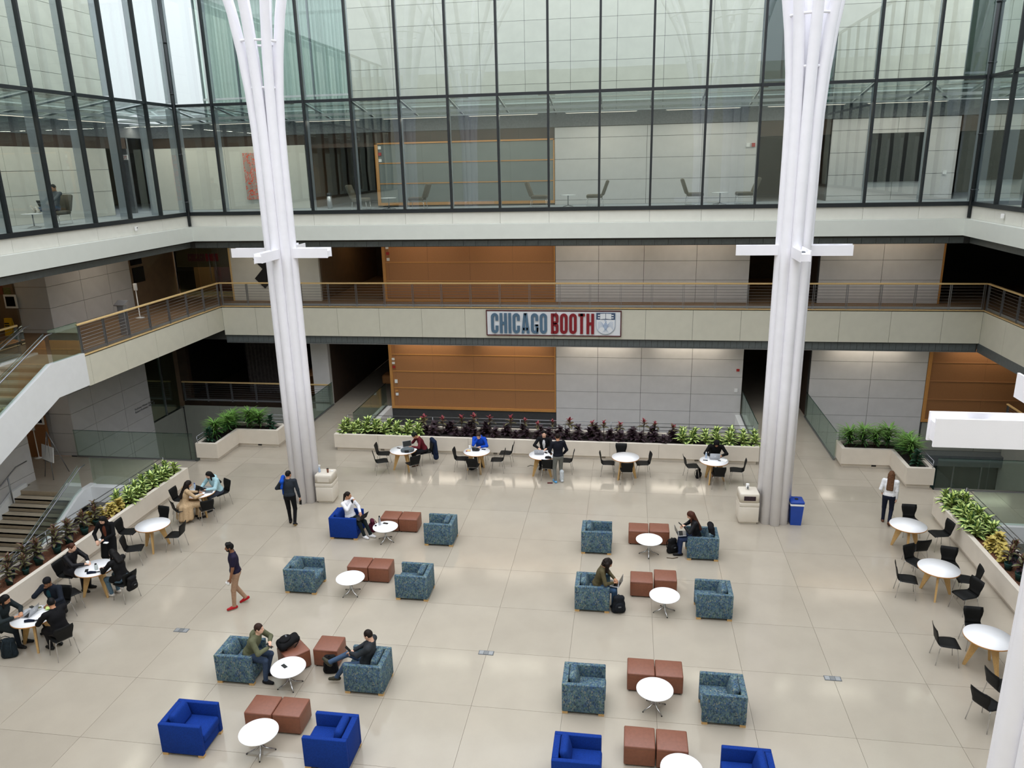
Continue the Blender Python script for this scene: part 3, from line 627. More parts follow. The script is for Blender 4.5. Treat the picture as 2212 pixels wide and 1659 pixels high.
glass_rail('glass_balustrade', 'glass balustrade across the left opening beside the L-shaped planter', (-12.28, 1.22), (-7.4, 1.22), n=4)
glass_rail('glass_balustrade', 'glass balustrade across the right opening with teal glazing below', (18.34, 1.22), (24.5, 1.22), n=4)
glass_rail('glass_balustrade', 'glass balustrade at the head of the left stair well behind the planter', (-9.72, -1.32), (-7.3, -1.32), n=2, rail=True)
glass_rail('glass_balustrade', 'glass balustrade at the head of the right stair well behind the planter', (18.4, -1.32), (23.0, -1.32), n=3, rail=True)
glass_rail('glass_balustrade', 'glass balustrade at the top of the stair on the second level', (-8.88, -3.05), (-8.88, -1.78), Z2, n=1)
def sloped_glass(name, label, x, y0, z0, y1, z1, h=1.0, n=4):
    t = thing(name, label, 'balustrade', (x, y0, z0))
    for i in range(n):
        a, b = i / n, (i + 1) / n; ya, yb = (y1 - y0) * a - 0.006, (y1 - y0) * b + 0.006; za, zb = (z1 - z0) * a, (z1 - z0) * b
        MB().prism([(ya, za), (yb, zb), (yb, zb + h), (ya, za + h)], -0.008, 0.008, axis='x').build('pane', 'balustrade_glass', t)
    MB().tube([(0.07, 0.25, h - 0.08), (0.07, 0, h - 0.1), (0.07, y1 - y0, z1 - z0 + h - 0.1)], 0.022, 8).build('handrail', 'steel', t)
    for i in range(n + 1): MB().tube([(0.0, (y1 - y0) * (i + .4) / (n + 1), (z1 - z0) * (i + .4) / (n + 1) + h - 0.14), (0.07, (y1 - y0) * (i + .4) / (n + 1), (z1 - z0) * (i + .4) / (n + 1) + h - 0.11)], 0.015, 6).build('bracket', 'steel', t)
    return t
# upper stair: white stringers, stone treads, glass sides
us = thing('staircase', 'white-sided stair descending from the second level walkway', 'stairs', (-8.9, -1.75, Z2))
def stringer(x0, x1, parent, top=0.08, drop=1.0, run=9.0, flat=1.5, s=0.45):
    MB().prism([(0, top - 0.02), (-flat, top), (-flat - run, top - run * s), (-flat - run, top - run * s - drop), (-flat + 0.1, -drop), (0, -drop)], x0, x1, axis='x').build('stringer', 'white_paint', parent)
stringer(-0.09, 0.09, us); stringer(-1.72, -1.58, us, drop=0.4)
for i in range(20):
    y, z = -1.25 - 0.333 * i, -0.15 * i
    MB().box(-1.58, -0.09, y - 0.36, y, z - 0.05, z).build('tread', 'stair_tread', us); MB().box(-1.58, -0.09, y - 0.36, y - 0.333, z - 0.15, z - 0.05).build('riser', 'stair_riser', us)
MB().box(-1.58, -0.09, -1.25, 0, -0.12, 0).build('landing', 'stair_tread', us); MB().box(-1.58, -0.09, -10.0, -7.9, -3.2, -3.0).build('landing', 'stair_tread', us)
sloped_glass('glass_balustrade', 'sloping glass balustrade on the court side of the upper stair', -8.9, -3.2, Z2 + 0.05, -9.8, Z2 + 0.05 - 6.6 * .45)
sloped_glass('glass_balustrade', 'sloping glass balustrade on the wall side of the upper stair', -10.55, -2.1, Z2 + 0.05, -9.6, Z2 + 0.2 - 7.5 * .42, n=5)
# stair going down
ds = thing('staircase', 'stone stair descending to the lower level behind the left planter', 'stairs', (-9.75, -1.9, 0))
for i in range(24):
    y, z = -0.31 * i, -0.155 * (i + 1)
    MB().box(-2.35, -0.1, y - 0.33, y, z - 0.05, z).build('tread', 'stair_tread', ds); MB().box(-2.35, -0.1, y - 0.02, y, z, z + 0.155).build('riser', 'stair_riser', ds); MB().box(-2.35, -0.1, y - 0.06, y - 0.035, z, z + 0.003).build('grip_strip', 'black_matte', ds)
MB().prism([(0.6, 0.12), (0, 0.12), (-0.3, 0.02), (-7.3, -3.5), (-7.3, -4.1), (-0.3, -0.45), (0.6, -0.45)], -0.1, 0.12, axis='x').build('stringer', 'white_paint', ds)
MB().prism([(0.3, 0.15), (-0.3, 0.1), (-7.3, -3.4), (-7.3, -3.7), (0, -0.3), (.3, -.3)], -2.42, -2.32, axis='x').build('stringer', 'white_paint', ds)
MB().box(0.12, 2.45, 0.3, 0.58, -0.45, 0.1).build('cross_edge', 'white_paint', ds)
sloped_glass('glass_balustrade', 'sloping glass balustrade of the stair going down', -9.72, -1.9, 0.02, -8.6, -3.33, n=4)
hr = tag(MB().tube([(-11.98, -1.5, 0.92), (-11.98, -2.0, 0.9), (-11.98, -7.8, -2.0)], 0.022, 8).build('wall_handrail', 'steel'), 'steel handrail on the grey wall beside the stair going down', 'handrail')
for y in (-2.4, -4.2): MB().tube([(-11.98, y, 0.9 + (y + 2) * 0.5), (-11.98, y, (y + 1.9) * 0.5)], 0.025, 8).build('post', 'steel', hr)
sl = thing('step_lamp', 'round brass wall lamp beside the stair going down', 'lamp', (-12.22, -2.75, 0.75))
MB().lathe([(0.13, 0), (0.13, 0.03), (0.09, 0.05), (0, 0.05)], 20).xf(Matrix.Rotation(R_(90), 4, 'Y')).build('rim', 'steel', sl); MB().lathe([(0.085, 0.045), (0.05, 0.07), (0, 0.075)], 20).xf(Matrix.Rotation(R_(90), 4, 'Y')).build('lens', 'wood_trim', sl)
struct(box('floor_stairwell_edge', 18.26, 23.4, -1.45, -1.2, -0.45, 0.06, 'white_paint'), 'white edge of the right stair well')

# ---- tree columns
def tree_column(x, y, label, upper=True):
    t = thing('tree_column', label, 'column', (x, y, 0), group='white tree columns')
    zs = [0, 4, 8, 10.5, 11.5, 12.5, 13.5, 14.5, 15.5, 16.5, 18, 20, 22.0, 23.5]
    for k in range(8):
        a = R_(45 * k); ca, sa = math.cos(a), math.sin(a)
        # pipes head for the eight edges of a square canopy
        mx = max(abs(ca), abs(sa)); path = []
        for z in zs:
            q = max(0.0, z - 10.5); r = 0.342 + 0.0155 * q ** 2 + 0.00135 * q ** 3
            path.append((r * ca, r * sa, z))
        MB().tube(path, [0.146] * 4 + [0.14] * 3 + [0.13] * 7, 14).build('pipe', 'column_white', t)
    MB().lathe([(0.26, 0), (0.26, 11.4)], 16).build('core', 'column_white', t)
    for z, r in ((12.6, 0.44), (13.8, 0.6), (16.0, 1.15), (18.5, 2.2), (21.0, 3.6), (23.3, 5.3)):
        pts = [(r * math.cos(R_(45 * k)), r * math.sin(R_(45 * k)), z) for k in range(9)]
        MB().tube(pts, 0.035, 6).build('ring', 'column_white', t)
    for i in range(4):
        d = Matrix.Rotation(R_(90 * i), 4, 'Z')
        am = thing_part('arm', t)
        MB().box(0.42, 1.50, -0.13, -0.105, 7.86, 8.14).xf(d).build('side_plate', 'column_white', am); MB().box(0.42, 1.53, 0.105, 0.13, 7.88, 8.15).xf(d).build('side_plate', 'column_white', am)
        MB().box(0.42, 1.48, -0.105, 0.105, 7.88, 8.06).xf(d).build('trough', 'column_white', am)
        MB().box(1.0, 1.16, -0.06, 0.06, 8.06, 8.09).xf(d).build('lamp_head', 'grey_matte', am)
    return t
def thing_part(name, parent):
    o = bpy.data.objects.new(name, None); COL.objects.link(o); o.parent = parent; o.empty_display_size = 0.1
    return o
CY = -1.52
tree_column(-1.86, CY, 'tall white column of clustered pipes standing beside the walking man')
tree_column(12.84, CY, 'tall white column of clustered pipes standing between the cream bin and the blue bin')
tree_column(12.72, CY - 14.64, 'nearest white pipe column at the lower right edge of the picture')
tree_column(-1.86, CY - 14.64, 'white pipe column mirrored in the glass wall')

# ================================================================== SIGN
def ribbon(mb, pts, wdt, depth, closed=False, mi=0):
    pts = [Vector((p[0], p[1], 0)) for p in pts]; n = len(pts); off = []
    for i, p in enumerate(pts):
        a = pts[(i - 1) % n] if (closed or i > 0) else None; b = pts[(i + 1) % n] if (closed or i < n - 1) else None
        d1 = (p - a).normalized() if a is not None else None; d2 = (b - p).normalized() if b is not None else None
        if d1 is None: d1 = d2
        if d2 is None: d2 = d1
        t = (d1 + d2).normalized(); nn = Vector((-t.y, t.x, 0)); c = max(0.5, nn.dot(Vector((-d1.y, d1.x, 0)))); off.append(nn * (wdt / 2 / c))
    vs = []
    for p, o in zip(pts, off):
        for s_, z in ((1, 0), (-1, 0), (-1, 1), (1, 1)): q = p + o * s_; vs.append((q.x, -depth * z, q.y))
    fs = []; m = n if closed else n - 1
    for i in range(m):
        j = (i + 1) % n
        for k in range(4): fs.append((i * 4 + k, i * 4 + (k + 1) % 4, j * 4 + (k + 1) % 4, j * 4 + k))
    if not closed: fs += [(3, 2, 1, 0), tuple((n - 1) * 4 + k for k in range(4))]
    mb.add(vs, fs, mi)
def arc(cx, cy, r, a0, a1, n=7, ry=None): return [(cx + r * math.cos(R_(a0 + (a1 - a0) * i / n)), cy + (ry or r) * math.sin(R_(a0 + (a1 - a0) * i / n))) for i in range(n + 1)]
def letter(ch, w_, h, s, d):
    """blocky condensed capital w_ wide, h high, stroke s"""
    mb = MB(); r = w_ / 2 - s / 2; cx = w_ / 2; e = s / 2
    top = arc(cx, h - e - r, r, 0, 180); bot = arc(cx, e + r, r, 180, 360)
    if ch == 'O': ribbon(mb, top + bot, s, d, True)
    if ch in 'CG':
        ribbon(mb, [(w_ - e, h * 0.63)] + top + bot + [(w_ - e, h * (0.38 if ch == 'C' else 0.45))], s, d)
        if ch == 'G': ribbon(mb, [(w_ * 0.52, h * 0.45 - e * 0.6), (w_, h * 0.45 - e * 0.6)], s * 0.6, d); mb.box(w_ - s * 0.55, w_, -d, 0, 0, h * 0.3)
    if ch == 'H': mb.box(0, s, -d, 0, 0, h); mb.box(w_ - s, w_, -d, 0, 0, h); mb.box(s, w_ - s, -d, 0, h * 0.44, h * 0.57)
    if ch == 'I': mb.box(0, s, -d, 0, 0, h)
    if ch == 'T': mb.box(w_ / 2 - s / 2, w_ / 2 + s / 2, -d, 0, 0, h); mb.box(0, w_, -d, 0, h - s * 0.9, h)
    if ch == 'A':
        mb.prism([(0, 0), (s, 0), (w_ / 2 + s * 0.1, h * 0.86), (w_ / 2 + s * .45, h), (w_ * 0.28, h)], -d, 0, axis='y'); mb.prism([(w_, 0), (w_ * 0.72, h), (w_ / 2 - s * .45, h), (w_ / 2 - s * 0.1, h * 0.86), (w_ - s, 0)], -d, 0, axis='y'); mb.box(w_ * 0.2, w_ * 0.8, -d, -0.001, h * 0.16, h * 0.29)
    if ch == 'B':
        mb.box(0, s, -d, 0, 0, h); rr = w_ / 2 - e
        for y0, y1 in ((0, h * 0.53), (h * 0.47, h)): ribbon(mb, [(s * 0.8, y1 - e), (w_ - e - rr * .7, y1 - e)] + arc(w_ - e - rr * .7, y1 - e - rr * .7, rr * .7, 90, 0, 4) + arc(w_ - e - rr * .7, y0 + e + rr * .7, rr * .7, 0, -90, 4) + [(s * 0.8, y0 + e)], s, d)
    return mb
def word(parent, x, z, text, w_, h, s, d, gap, m, y=0):
    for ch in text:
        lw = s if ch == 'I' else w_ * (1.12 if ch == 'A' else (0.86 if ch == 'T' else 1))
        letter(ch, lw, h, s, d).build('letter', m, parent, (x, y, z)); x += lw + gap
    return x
sg = thing('wall_sign', 'white CHICAGO BOOTH sign with slate and maroon letters and a crest', 'sign', (2.72, Y2 - 0.01, 3.66))
SW, SH = 5.47, 1.05
MB().box(0.03, SW - 0.03, -0.06, 0, 0.03, SH - 0.03).build('board', 'sign_white', sg)
for a in ((0, SW, 0, 0.04), (0, SW, SH - 0.04, SH), (0, 0.04, 0.04, SH - 0.04), (SW - 0.04, SW, 0.04, SH - 0.04)): MB().box(a[0], a[1], -0.08, 0, a[2], a[3]).build('frame_bar', 'sign_frame', sg)
word(sg, 0.21, 0.105, 'CHICAGO', 0.295, 0.83, 0.112, 0.05, 0.062, 'sign_slate', -0.075)
word(sg, 2.66, 0.105, 'BOOTH', 0.305, 0.83, 0.115, 0.05, 0.062, 'sign_maroon', -0.075)
cr = thing_part('crest', sg); cr.location = (4.47, -0.075, 0.1)
def shield(w_, h, inset=0.0):
    pts = [(inset, h - inset), (inset, h * 0.42)] + [(w_ / 2 - (w_ / 2 - inset) * math.cos(R_(a)), h * 0.42 - (h * 0.42 - inset) * math.sin(R_(a)) ** 1.0) for a in range(12, 91, 13)]
    return pts + [(w_ - p[0], p[1]) for p in reversed(pts[:-1])] if abs(pts[-1][0] - w_ / 2) < 1e-3 else pts + [(w_ - p[0], p[1]) for p in reversed(pts)]
MB().prism(shield(0.76, 0.87), -0.04, 0, axis='y').build('shield', 'crest_line', cr); MB().prism(shield(0.76, 0.87, 0.02), -0.05, -0.04, axis='y').build('shield_field', 'sign_white', cr)
MB().box(0.012, 0.748, -0.055, -0.045, 0.60, 0.87).build('chief', 'navy_crest', cr)
bk = MB(); bk.prism([(0.16, 0.62), (0.37, 0.64), (0.37, 0.85), (0.16, 0.84)], -0.065, -0.055, axis='y'); bk.prism([(0.6, 0.62), (0.6, 0.84), (0.39, 0.85), (0.39, 0.64)], -0.065, -0.055, axis='y')
for z in (0.68, 0.78):
    bk.box(0.07, 0.15, -0.062, -0.055, z - .02, z + .02); bk.box(0.61, 0.69, -0.062, -0.055, z - .02, z + .02)
bk.build('book', 'sign_white', cr)
ph = MB(); ph.prism([(0.38 + 0.07 * math.cos(R_(a)), 0.34 + 0.16 * math.sin(R_(a))) for a in range(0, 360, 30)], -0.06, -0.05, axis='y')
ribbon_m = MB()
for s_ in (-1, 1):
    for q in range(5):
        r = 0.1 + q * 0.045; ribbon(ribbon_m, [(0.38 + s_ * (0.06 + 0.24 * t_), 0.36 + 0.16 * math.sin(t_ * 2.4) - q * 0.05 * (0.4 + t_)) for t_ in (0, 0.25, 0.5, 0.75, 1)], 0.012, 0.06)
ribbon(ribbon_m, [(0.38, 0.48), (0.40, 0.54), (0.36, 0.57), (0.33, 0.55)], 0.03, 0.06)
for q in (-0.12, -0.06, 0, 0.06, 0.12): ribbon(ribbon_m, [(0.38 + q * .3, 0.2), (0.38 + q, 0.08)], 0.012, 0.06)
ribbon_m.build('phoenix_wings', 'crest_line', cr); ph.build('phoenix_body', 'crest_line', cr)
# glass doors with the second, smaller sign
gd = thing('glass_doors', 'glass double door lettered CHICAGO BOOTH at the left corner of the second level', 'door', (-12.2, 9.4, Z2))
for a, b in ((0, 1.05), (1.07, 2.1), (2.12, 3.2)): MB().box(a, b, -0.006, 0.006, 0.02, 2.75).build('pane', 'partition_glass', gd)
MB().box(0, 3.2, -0.004, 0.004, 1.35, 2.45).build('frosted_band', 'carpet_brown', gd)
for x in (1.68, 1.98): MB().tube([(x, -0.07, 0.7), (x, -0.07, 2.0)], 0.018, 6).build('pull_handle', 'steel', gd)
x_ = word(gd, 0.62, 1.62, 'CHICAGO', 0.105, 0.34, 0.04, 0.012, 0.02, 'sign_frame', -0.01); word(gd, x_ + 0.05, 1.62, 'BOOTH', 0.105, 0.34, 0.04, 0.012, 0.02, 'sign_maroon', -0.01)
MB().box(0.9, 1.35, -0.03, 0.0, 2.5, 2.62).build('ceiling_light', 'sign_white', gd)
def text_obj(name, body, size, m, loc, rot, label=None, cat=None, parent=None, align='LEFT'):
    cu = bpy.data.curves.new(name, 'FONT'); cu.body = body; cu.size = size; cu.align_x = align; cu.extrude = 0.002; cu.materials.append(MATS[m]); cu.resolution_u = 3
    o = bpy.data.objects.new(name, cu); COL.objects.link(o); o.location = loc; o.rotation_euler = rot
    bpy.context.view_layer.update()
    me = bpy.data.meshes.new_from_object(o.evaluated_get(bpy.context.evaluated_depsgraph_get())); bpy.data.objects.remove(o); o = link(name, me, parent, loc); o.rotation_euler = rot
    if label: tag(o, label, cat)
    return o
text_obj('wall_lettering', 'Rothman Winter Garden\nRobert Rothman, MBA \u201977', 0.13, 'grey_matte', (-12.29, 4.95, 0.62), (R_(90), 0, R_(90)), 'two small grey lines of lettering on the left stone wall', 'lettering')
text_obj('exit_text', 'EXIT', 0.16, 'exit_red', (0, -0.025, -0.06), (R_(90), 0, 0), parent=es, align='CENTER')

# ================================================================== PLANTERS
def planter(name, label, poly, h=0.68, wall=0.13, soil='soil_dark', parts=None):
    """hollow stone planter from a list of rectangles (x0,x1,y0,y1) making its plan"""
    cx = sum(p[0] for p in poly) / len(poly); cy = sum(p[1] for p in poly) / len(poly)
    t = thing(name, label, 'planter', (cx, cy, 0))
    P = [(p[0] - cx, p[1] - cy) for p in poly]; n = len(P)
    def inset(d):
        out = []
        for i in range(n):
            a, b, c = Vector(P[i - 1]), Vector(P[i]), Vector(P[(i + 1) % n]); d1 = (b - a).normalized(); d2 = (c - b).normalized(); n1 = Vector((-d1.y, d1.x)); n2 = Vector((-d2.y, d2.x)); out.append(tuple(b + (n1 + n2) * d if abs(d1.dot(d2)) < 0.5 else b + n1 * d))
        return out
    I = inset(wall); T = inset(0.07)
    m = MB(); vs = [(p[0], p[1], 0.13) for p in P] + [(p[0], p[1], h) for p in P] + [(p[0], p[1], h) for p in I] + [(p[0], p[1], h - 0.16) for p in I]; fs = []
    for k in range(3): fs += [(k * n + i, k * n + (i + 1) % n, (k + 1) * n + (i + 1) % n, (k + 1) * n + i) for i in range(n)]
    fs.append(tuple(range(n - 1, -1, -1))); m.add(vs, fs); m.build('trough', 'planter_stone', t)
    MB().prism(T, 0, 0.13).build('toe_kick', 'planter_stone', t)
    MB().prism(I, h - 0.2, h - 0.09).build('soil', soil, t)
    return t, cx, cy
pb, px_, py_ = planter('planter', 'long low stone planter across the back between the two bridges', [(-2.55, 2.78), (13.1, 2.78), (13.1, 4.05), (-2.55, 4.05)], 0.66)
for k in range(1, 9): MB().box(-2.55 + 1.74 * k - 0.003 - px_, -2.55 + 1.74 * k + 0.003 - px_, 2.776 - py_, 2.79 - py_, 0.13, 0.66).build('joint', 'floor_joint', pb)
for x in (-0.75, 3.6, 7.6, 10.9, 11.2): MB().box(x - px_, x + 0.14 - px_, 2.83 - py_, 2.86 - py_, 0.045, 0.1).build('outlet', 'rubber' if x > 11 else 'floor_joint', pb)
ll, lx_, ly_ = planter('planter', 'L-shaped stone planter on the left with grassy shrubs', [(-7.35, 1.25), (-6.5, 1.25), (-6.5, 2.85), (-4.85, 2.85), (-4.85, 3.72), (-7.35, 3.72)], 0.7)
MB().box(-5.75 - lx_, -5.6 - lx_, 2.905 - ly_, 2.93 - ly_, 0.045, 0.1).build('outlet', 'rubber', ll)
lr, rx_, ry_ = planter('planter', 'L-shaped stone planter on the right behind the walking woman', [(15.86, 2.85), (17.46, 2.85), (17.46, 1.25), (18.31, 1.25), (18.31, 3.72), (15.86, 3.72)], 0.7)
MB().box(16.9 - rx_, 17.05 - rx_, 2.905 - ry_, 2.93 - ry_, 0.045, 0.1).build('outlet', 'rubber', lr)
planter('planter', 'long stone planter running along the left side with potted plants', [(-7.25, -16), (-6.35, -16), (-6.35, -0.92), (-7.25, -0.92)], 0.66, soil='bark_mulch')
planter('planter', 'long stone planter running along the right side', [(17.5, -16), (18.4, -16), (18.4, -0.92), (17.5, -0.92)], 0.66, soil='bark_mulch')
def pipe_rail(label, p0, p1, z0, h=0.42, n=3, sp=1.8):
    p0, p1 = Vector(p0), Vector(p1); d = p1 - p0; L = d.length
    t = thing('planter_rail', label, 'railing', (p0.x, p0.y, z0), math.atan2(d.y, d.x))
    for i in range(n): MB().tube([(0, 0, h * (i + 1) / n), (L, 0, h * (i + 1) / n)], 0.012, 6).build('bar', 'steel', t)
    k = max(1, round(L / sp))
    for i in range(k + 1): MB().tube([(L * i / k, 0, -0.05), (L * i / k, 0, h)], 0.016, 6).build('post', 'steel', t)
pipe_rail('thin steel rail behind the long back planter', (-2.4, 3.98), (13.05, 3.98), 0.62)
pipe_rail('thin steel rail behind the left side planter', (-7.18, -1.0), (-7.18, -12), 0.62)
pipe_rail('thin steel rail behind the right side planter', (18.33, -1.0), (18.33, -12), 0.62)
pipe_rail('thin steel rail behind the left L-shaped planter', (-7.2, 3.64), (-4.95, 3.64), 0.65)
pipe_rail('thin steel rail behind the right L-shaped planter', (15.95, 3.64), (18.2, 3.64), 0.65)
pipe_rail('short steel rail on the outer side of the left L-shaped planter', (-7.28, 1.3), (-7.28, 3.5), 0.65, h=0.3, n=2)
pipe_rail('short steel rail on the outer side of the right L-shaped planter', (18.25, 1.3), (18.25, 3.5), 0.65, h=0.3, n=2)
# ================================================================== PLANTS
for nm, c, v in (('leaf_green', (46, 90, 40), .25), ('leaf_pale', (206, 222, 136), .12), ('leaf_dark', (52, 36, 44), .3), ('leaf_burgundy', (96, 48, 50), .3), ('leaf_olive', (104, 104, 66), .25), ('leaf_pink', (170, 60, 74), .2),
                 ('leaf_deep', (34, 66, 46), .25), ('leaf_grass', (104, 148, 66), .3), ('leaf_grass_dark', (70, 116, 58), .3), ('leaf_gold', (188, 170, 92), .25), ('pot_green', (32, 70, 66), .1), ('stem_brown', (86, 70, 52), .2)):
    mat(nm, c, 0.5, v, 20, spec=0.35)
def leaf_mesh(name, L, W, edge, core, droop=0.35, core_w=0.62, n=6):
    v = []; f = []; mi = []
    for i in range(n + 1):
        t = i / n; wdt = W * 0.5 * (math.sin(math.pi * min(1, t ** 0.8)) ** 0.75) + 0.002
        x = L * t * (1 - 0.15 * droop * t); z = L * (0.12 * math.sin(t * 2.2) - droop * t * t)
        for q in (-1, -core_w, 0, core_w, 1): v.append((x, q * wdt, z + abs(q) * wdt * 0.3))
    for i in range(n):
        for q in range(4): f.append((i * 5 + q, (i + 1) * 5 + q, (i + 1) * 5 + q + 1, i * 5 + q + 1)); mi.append(0 if q in (0, 3) else 1)
    me = bpy.data.meshes.new(name); me.from_pydata(v, [], f); me.materials.append(MATS[edge]); me.materials.append(MATS[core]); me.polygons.foreach_set('material_index', mi); me.polygons.foreach_set('use_smooth', [True] * len(f)); me.update()
    return me
LM = {'dieff': leaf_mesh('leaf', 0.25, 0.115, 'leaf_green', 'leaf_pale', 0.3, 0.6), 'dark': leaf_mesh('leaf', 0.17, 0.10, 'leaf_dark', 'leaf_dark', 0.4), 'burg': leaf_mesh('leaf', 0.19, 0.085, 'leaf_burgundy', 'leaf_olive', 0.2, 0.5),
      'burg2': leaf_mesh('leaf', 0.17, 0.08, 'leaf_pink', 'leaf_burgundy', 0.15, 0.5), 'olive': leaf_mesh('leaf', 0.22, 0.115, 'leaf_dark', 'leaf_olive', 0.35, 0.5), 'deep': leaf_mesh('leaf', 0.2, 0.09, 'leaf_deep', 'leaf_deep', 0.3), 'gold': leaf_mesh('leaf', 0.11, 0.07, 'leaf_gold', 'leaf_gold', 0.3)}
def put_leaf(parent, kind, base, az, pitch, sc, roll=0.0):
    o = link('leaf', LM[kind], parent); o.location = base; o.rotation_euler = (roll, -pitch, az); o.scale = (sc, sc, sc)
def rosette(name, label, group, seed, kinds, n, h, sc, spread=1.0, stem_r=0.012, pot=None, low=0.05):
    r = random.Random(seed); t = thing(name, label, 'plant', group=group); z0 = 0.0
    if pot: MB().lathe([(0.075, 0), (0.1, 0.16), (0.105, 0.18), (0.09, 0.18), (0.085, 0.15), (0, 0.15)], 14).build('pot', 'pot_green', t); z0 = 0.14
    MB().tube([(0, 0, z0 - 0.04), (r.uniform(-.02, .02), r.uniform(-.02, .02), z0 + h)], stem_r, 6).build('stem', 'stem_brown', t)
    for i in range(n):
        u = i / max(1, n - 1); az = i * 2.399 + r.uniform(-.3, .3); k = kinds[min(len(kinds) - 1, int(u * len(kinds)))] if isinstance(kinds, list) else kinds
        put_leaf(t, k, (0, 0, z0 + h * (low + (1 - low) * u) + r.uniform(-.01, .01)), az, R_((8 + 62 * u ** 1.4) * spread + r.uniform(-16, 16)), sc * (1.05 - 0.25 * u) * r.uniform(.88, 1.12), r.uniform(-.3, .3))
    return t
def fill(protos, spots, label, group):
    used = set()
    for i, (x, y, z, s) in enumerate(spots):
        p = protos[i % len(protos)]
        o = p if i < len(protos) else dup(p, (0, 0, 0), 0, label, group)
        o.location = (x, y, z); o.rotation_euler = (0, 0, rnd.uniform(0, 6.28)); o.scale = (s, s, s); o['label'] = label; o['group'] = group
def jit(a): return rnd.uniform(-a, a)
def dieff(label, group, spots): fill([rosette('dieffenbachia', label, group, 10 + k, 'dieff', 26, 0.34, 1.3) for k in range(2)], spots, label, group)
SZ = 0.57
dieff('yellow-green variegated leafy plant at the left end of the back planter', 'variegated plants at the left end of the back planter', [(-2.25 + 0.41 * i + jit(.05), y + jit(.06), SZ, rnd.uniform(.85, 1.1)) for i in range(8) for y in (3.15, 3.6)])
dieff('yellow-green variegated leafy plant at the right end of the back planter', 'variegated plants at the right end of the back planter', [(10.45 + 0.43 * i + jit(.06), y + jit(.06), SZ, rnd.uniform(.85, 1.1)) for i in range(7) for y in (3.15, 3.6)])
dieff('yellow-green variegated leafy plant at the far end of the left planter', 'variegated plants in the left planter', [(x + jit(.05), -1.25 - 0.42 * i + jit(.06), SZ, rnd.uniform(.85, 1.1)) for i in range(7) for x in (-6.95, -6.62)])
dieff('yellow-green variegated leafy plant at the far end of the right planter', 'variegated plants in the right planter', [(x + jit(.05), -1.2 - 0.42 * i + jit(.06), SZ, rnd.uniform(.85, 1.1)) for i in range(6) for x in (17.75, 18.1)])
lab = 'low dark purple leafy plant filling the middle of the back planter'; grp = 'dark plants in the back planter'
fill([rosette('purple_plant', lab, grp, 30 + k, 'dark', 22, 0.27, 1.5, 0.9) for k in range(2)], [(0.95 + 0.385 * i + jit(.08), (3.08 if i % 2 else 3.4) + jit(.08), SZ, rnd.uniform(.85, 1.15)) for i in range(25)] + [(1.1 + 0.7 * i + jit(.1), 3.7 + jit(.1), SZ, rnd.uniform(.9, 1.2)) for i in range(13)], lab, grp)
lab = 'tall reddish-green plant rising above the dark plants of the back planter'; grp = 'tall red plants in the back planter'
fill([rosette('cordyline', lab, grp, 40 + k, ['olive', 'burg', 'burg2'], 12, 0.6, 1.25, 0.95, 0.014, low=0.6) for k in range(2)], [(0.9 + 0.62 * i + jit(.16), 3.66 + jit(.16), SZ, rnd.uniform(.75, 1.15)) for i in range(16)], lab, grp)
lab = 'dark leafy plant in a green pot standing in the left planter'; grp = 'potted plants in the left planter'
fill([rosette('potted_plant', lab, grp, 50 + k, ['olive', 'olive', 'burg'], 17, 0.42, 1.12, 0.9, 0.012, True, low=0.2) for k in range(2)], [((-6.72 if i % 2 else -6.95) + jit(.05), -4.9 - 0.27 * i + jit(.06), SZ, rnd.uniform(.85, 1.2)) for i in range(24)], lab, grp)
lab = 'dark leafy plant in a green pot standing in the right planter'; grp = 'potted plants in the right planter'
fill([rosette('potted_plant', lab, grp, 60 + k, ['dark', 'olive', 'burg'], 17, 0.38, 1.12, 0.9, 0.012, True, low=0.2) for k in range(2)], [((17.85 if i % 2 else 18.1) + jit(.05), -4.6 - 0.27 * i + jit(.06), SZ, rnd.uniform(.9, 1.15)) for i in range(12)], lab, grp)
for lab, grp, sp in (('low golden-green coleus between the pale and the dark plants of the left planter', 'coleus in the left planter', [(-6.8 + jit(.2), -4.1 - 0.3 * i, SZ, 1.2) for i in range(4)]), ('low golden-green coleus between the pale and the dark plants of the right planter', 'coleus in the right planter', [(17.95 + jit(.2), -3.65 - 0.3 * i, SZ, 1.2) for i in range(4)])):
    fill([rosette('coleus', lab, grp, 70, 'gold', 40, 0.25, 1.5, 0.7)], sp, lab, grp)
def grass_shrub(name, label, group, loc, h=0.75, n=80, seed=1, m=('leaf_grass', 'leaf_grass_dark')):
    r = random.Random(seed); t = thing(name, label, 'shrub', loc, r.uniform(0, 6), group); mb = MB()
    for i in range(n):
        az = r.uniform(0, 6.283); z0 = h * r.uniform(0.15, 0.75); L = r.uniform(0.34, 0.56); up = r.uniform(0.25, 1.35); wd = r.uniform(0.018, 0.034)
        ca, sa = math.cos(az), math.sin(az); pts = []
        for k in range(6):
            u = k / 5; d = L * u * math.cos(up * (1 - u)); z = z0 + L * (math.sin(up) * u * (1.3 - 0.3 * up) - 0.42 * u * u); wk = wd * (0.5 + 1.2 * u - 1.65 * u * u)
            pts += [(ca * d - sa * wk, sa * d + ca * wk, z), (ca * d + sa * wk, sa * d - ca * wk, z)]
        mb.add(pts, [(2 * k, 2 * k + 1, 2 * k + 3, 2 * k + 2) for k in range(5)], 0 if z0 > h * 0.4 else 1, True)
    f = mb.build('foliage', [m[0], m[1]], t); f['kind'] = 'stuff'
    for k in range(3): MB().tube([(0.03 * k - .03, 0.02 * k, -0.08), (0.05 * k - .05, 0.03 * (k - 1), h * 0.72)], 0.012, 6).build('stem', 'stem_brown', t)
    return t
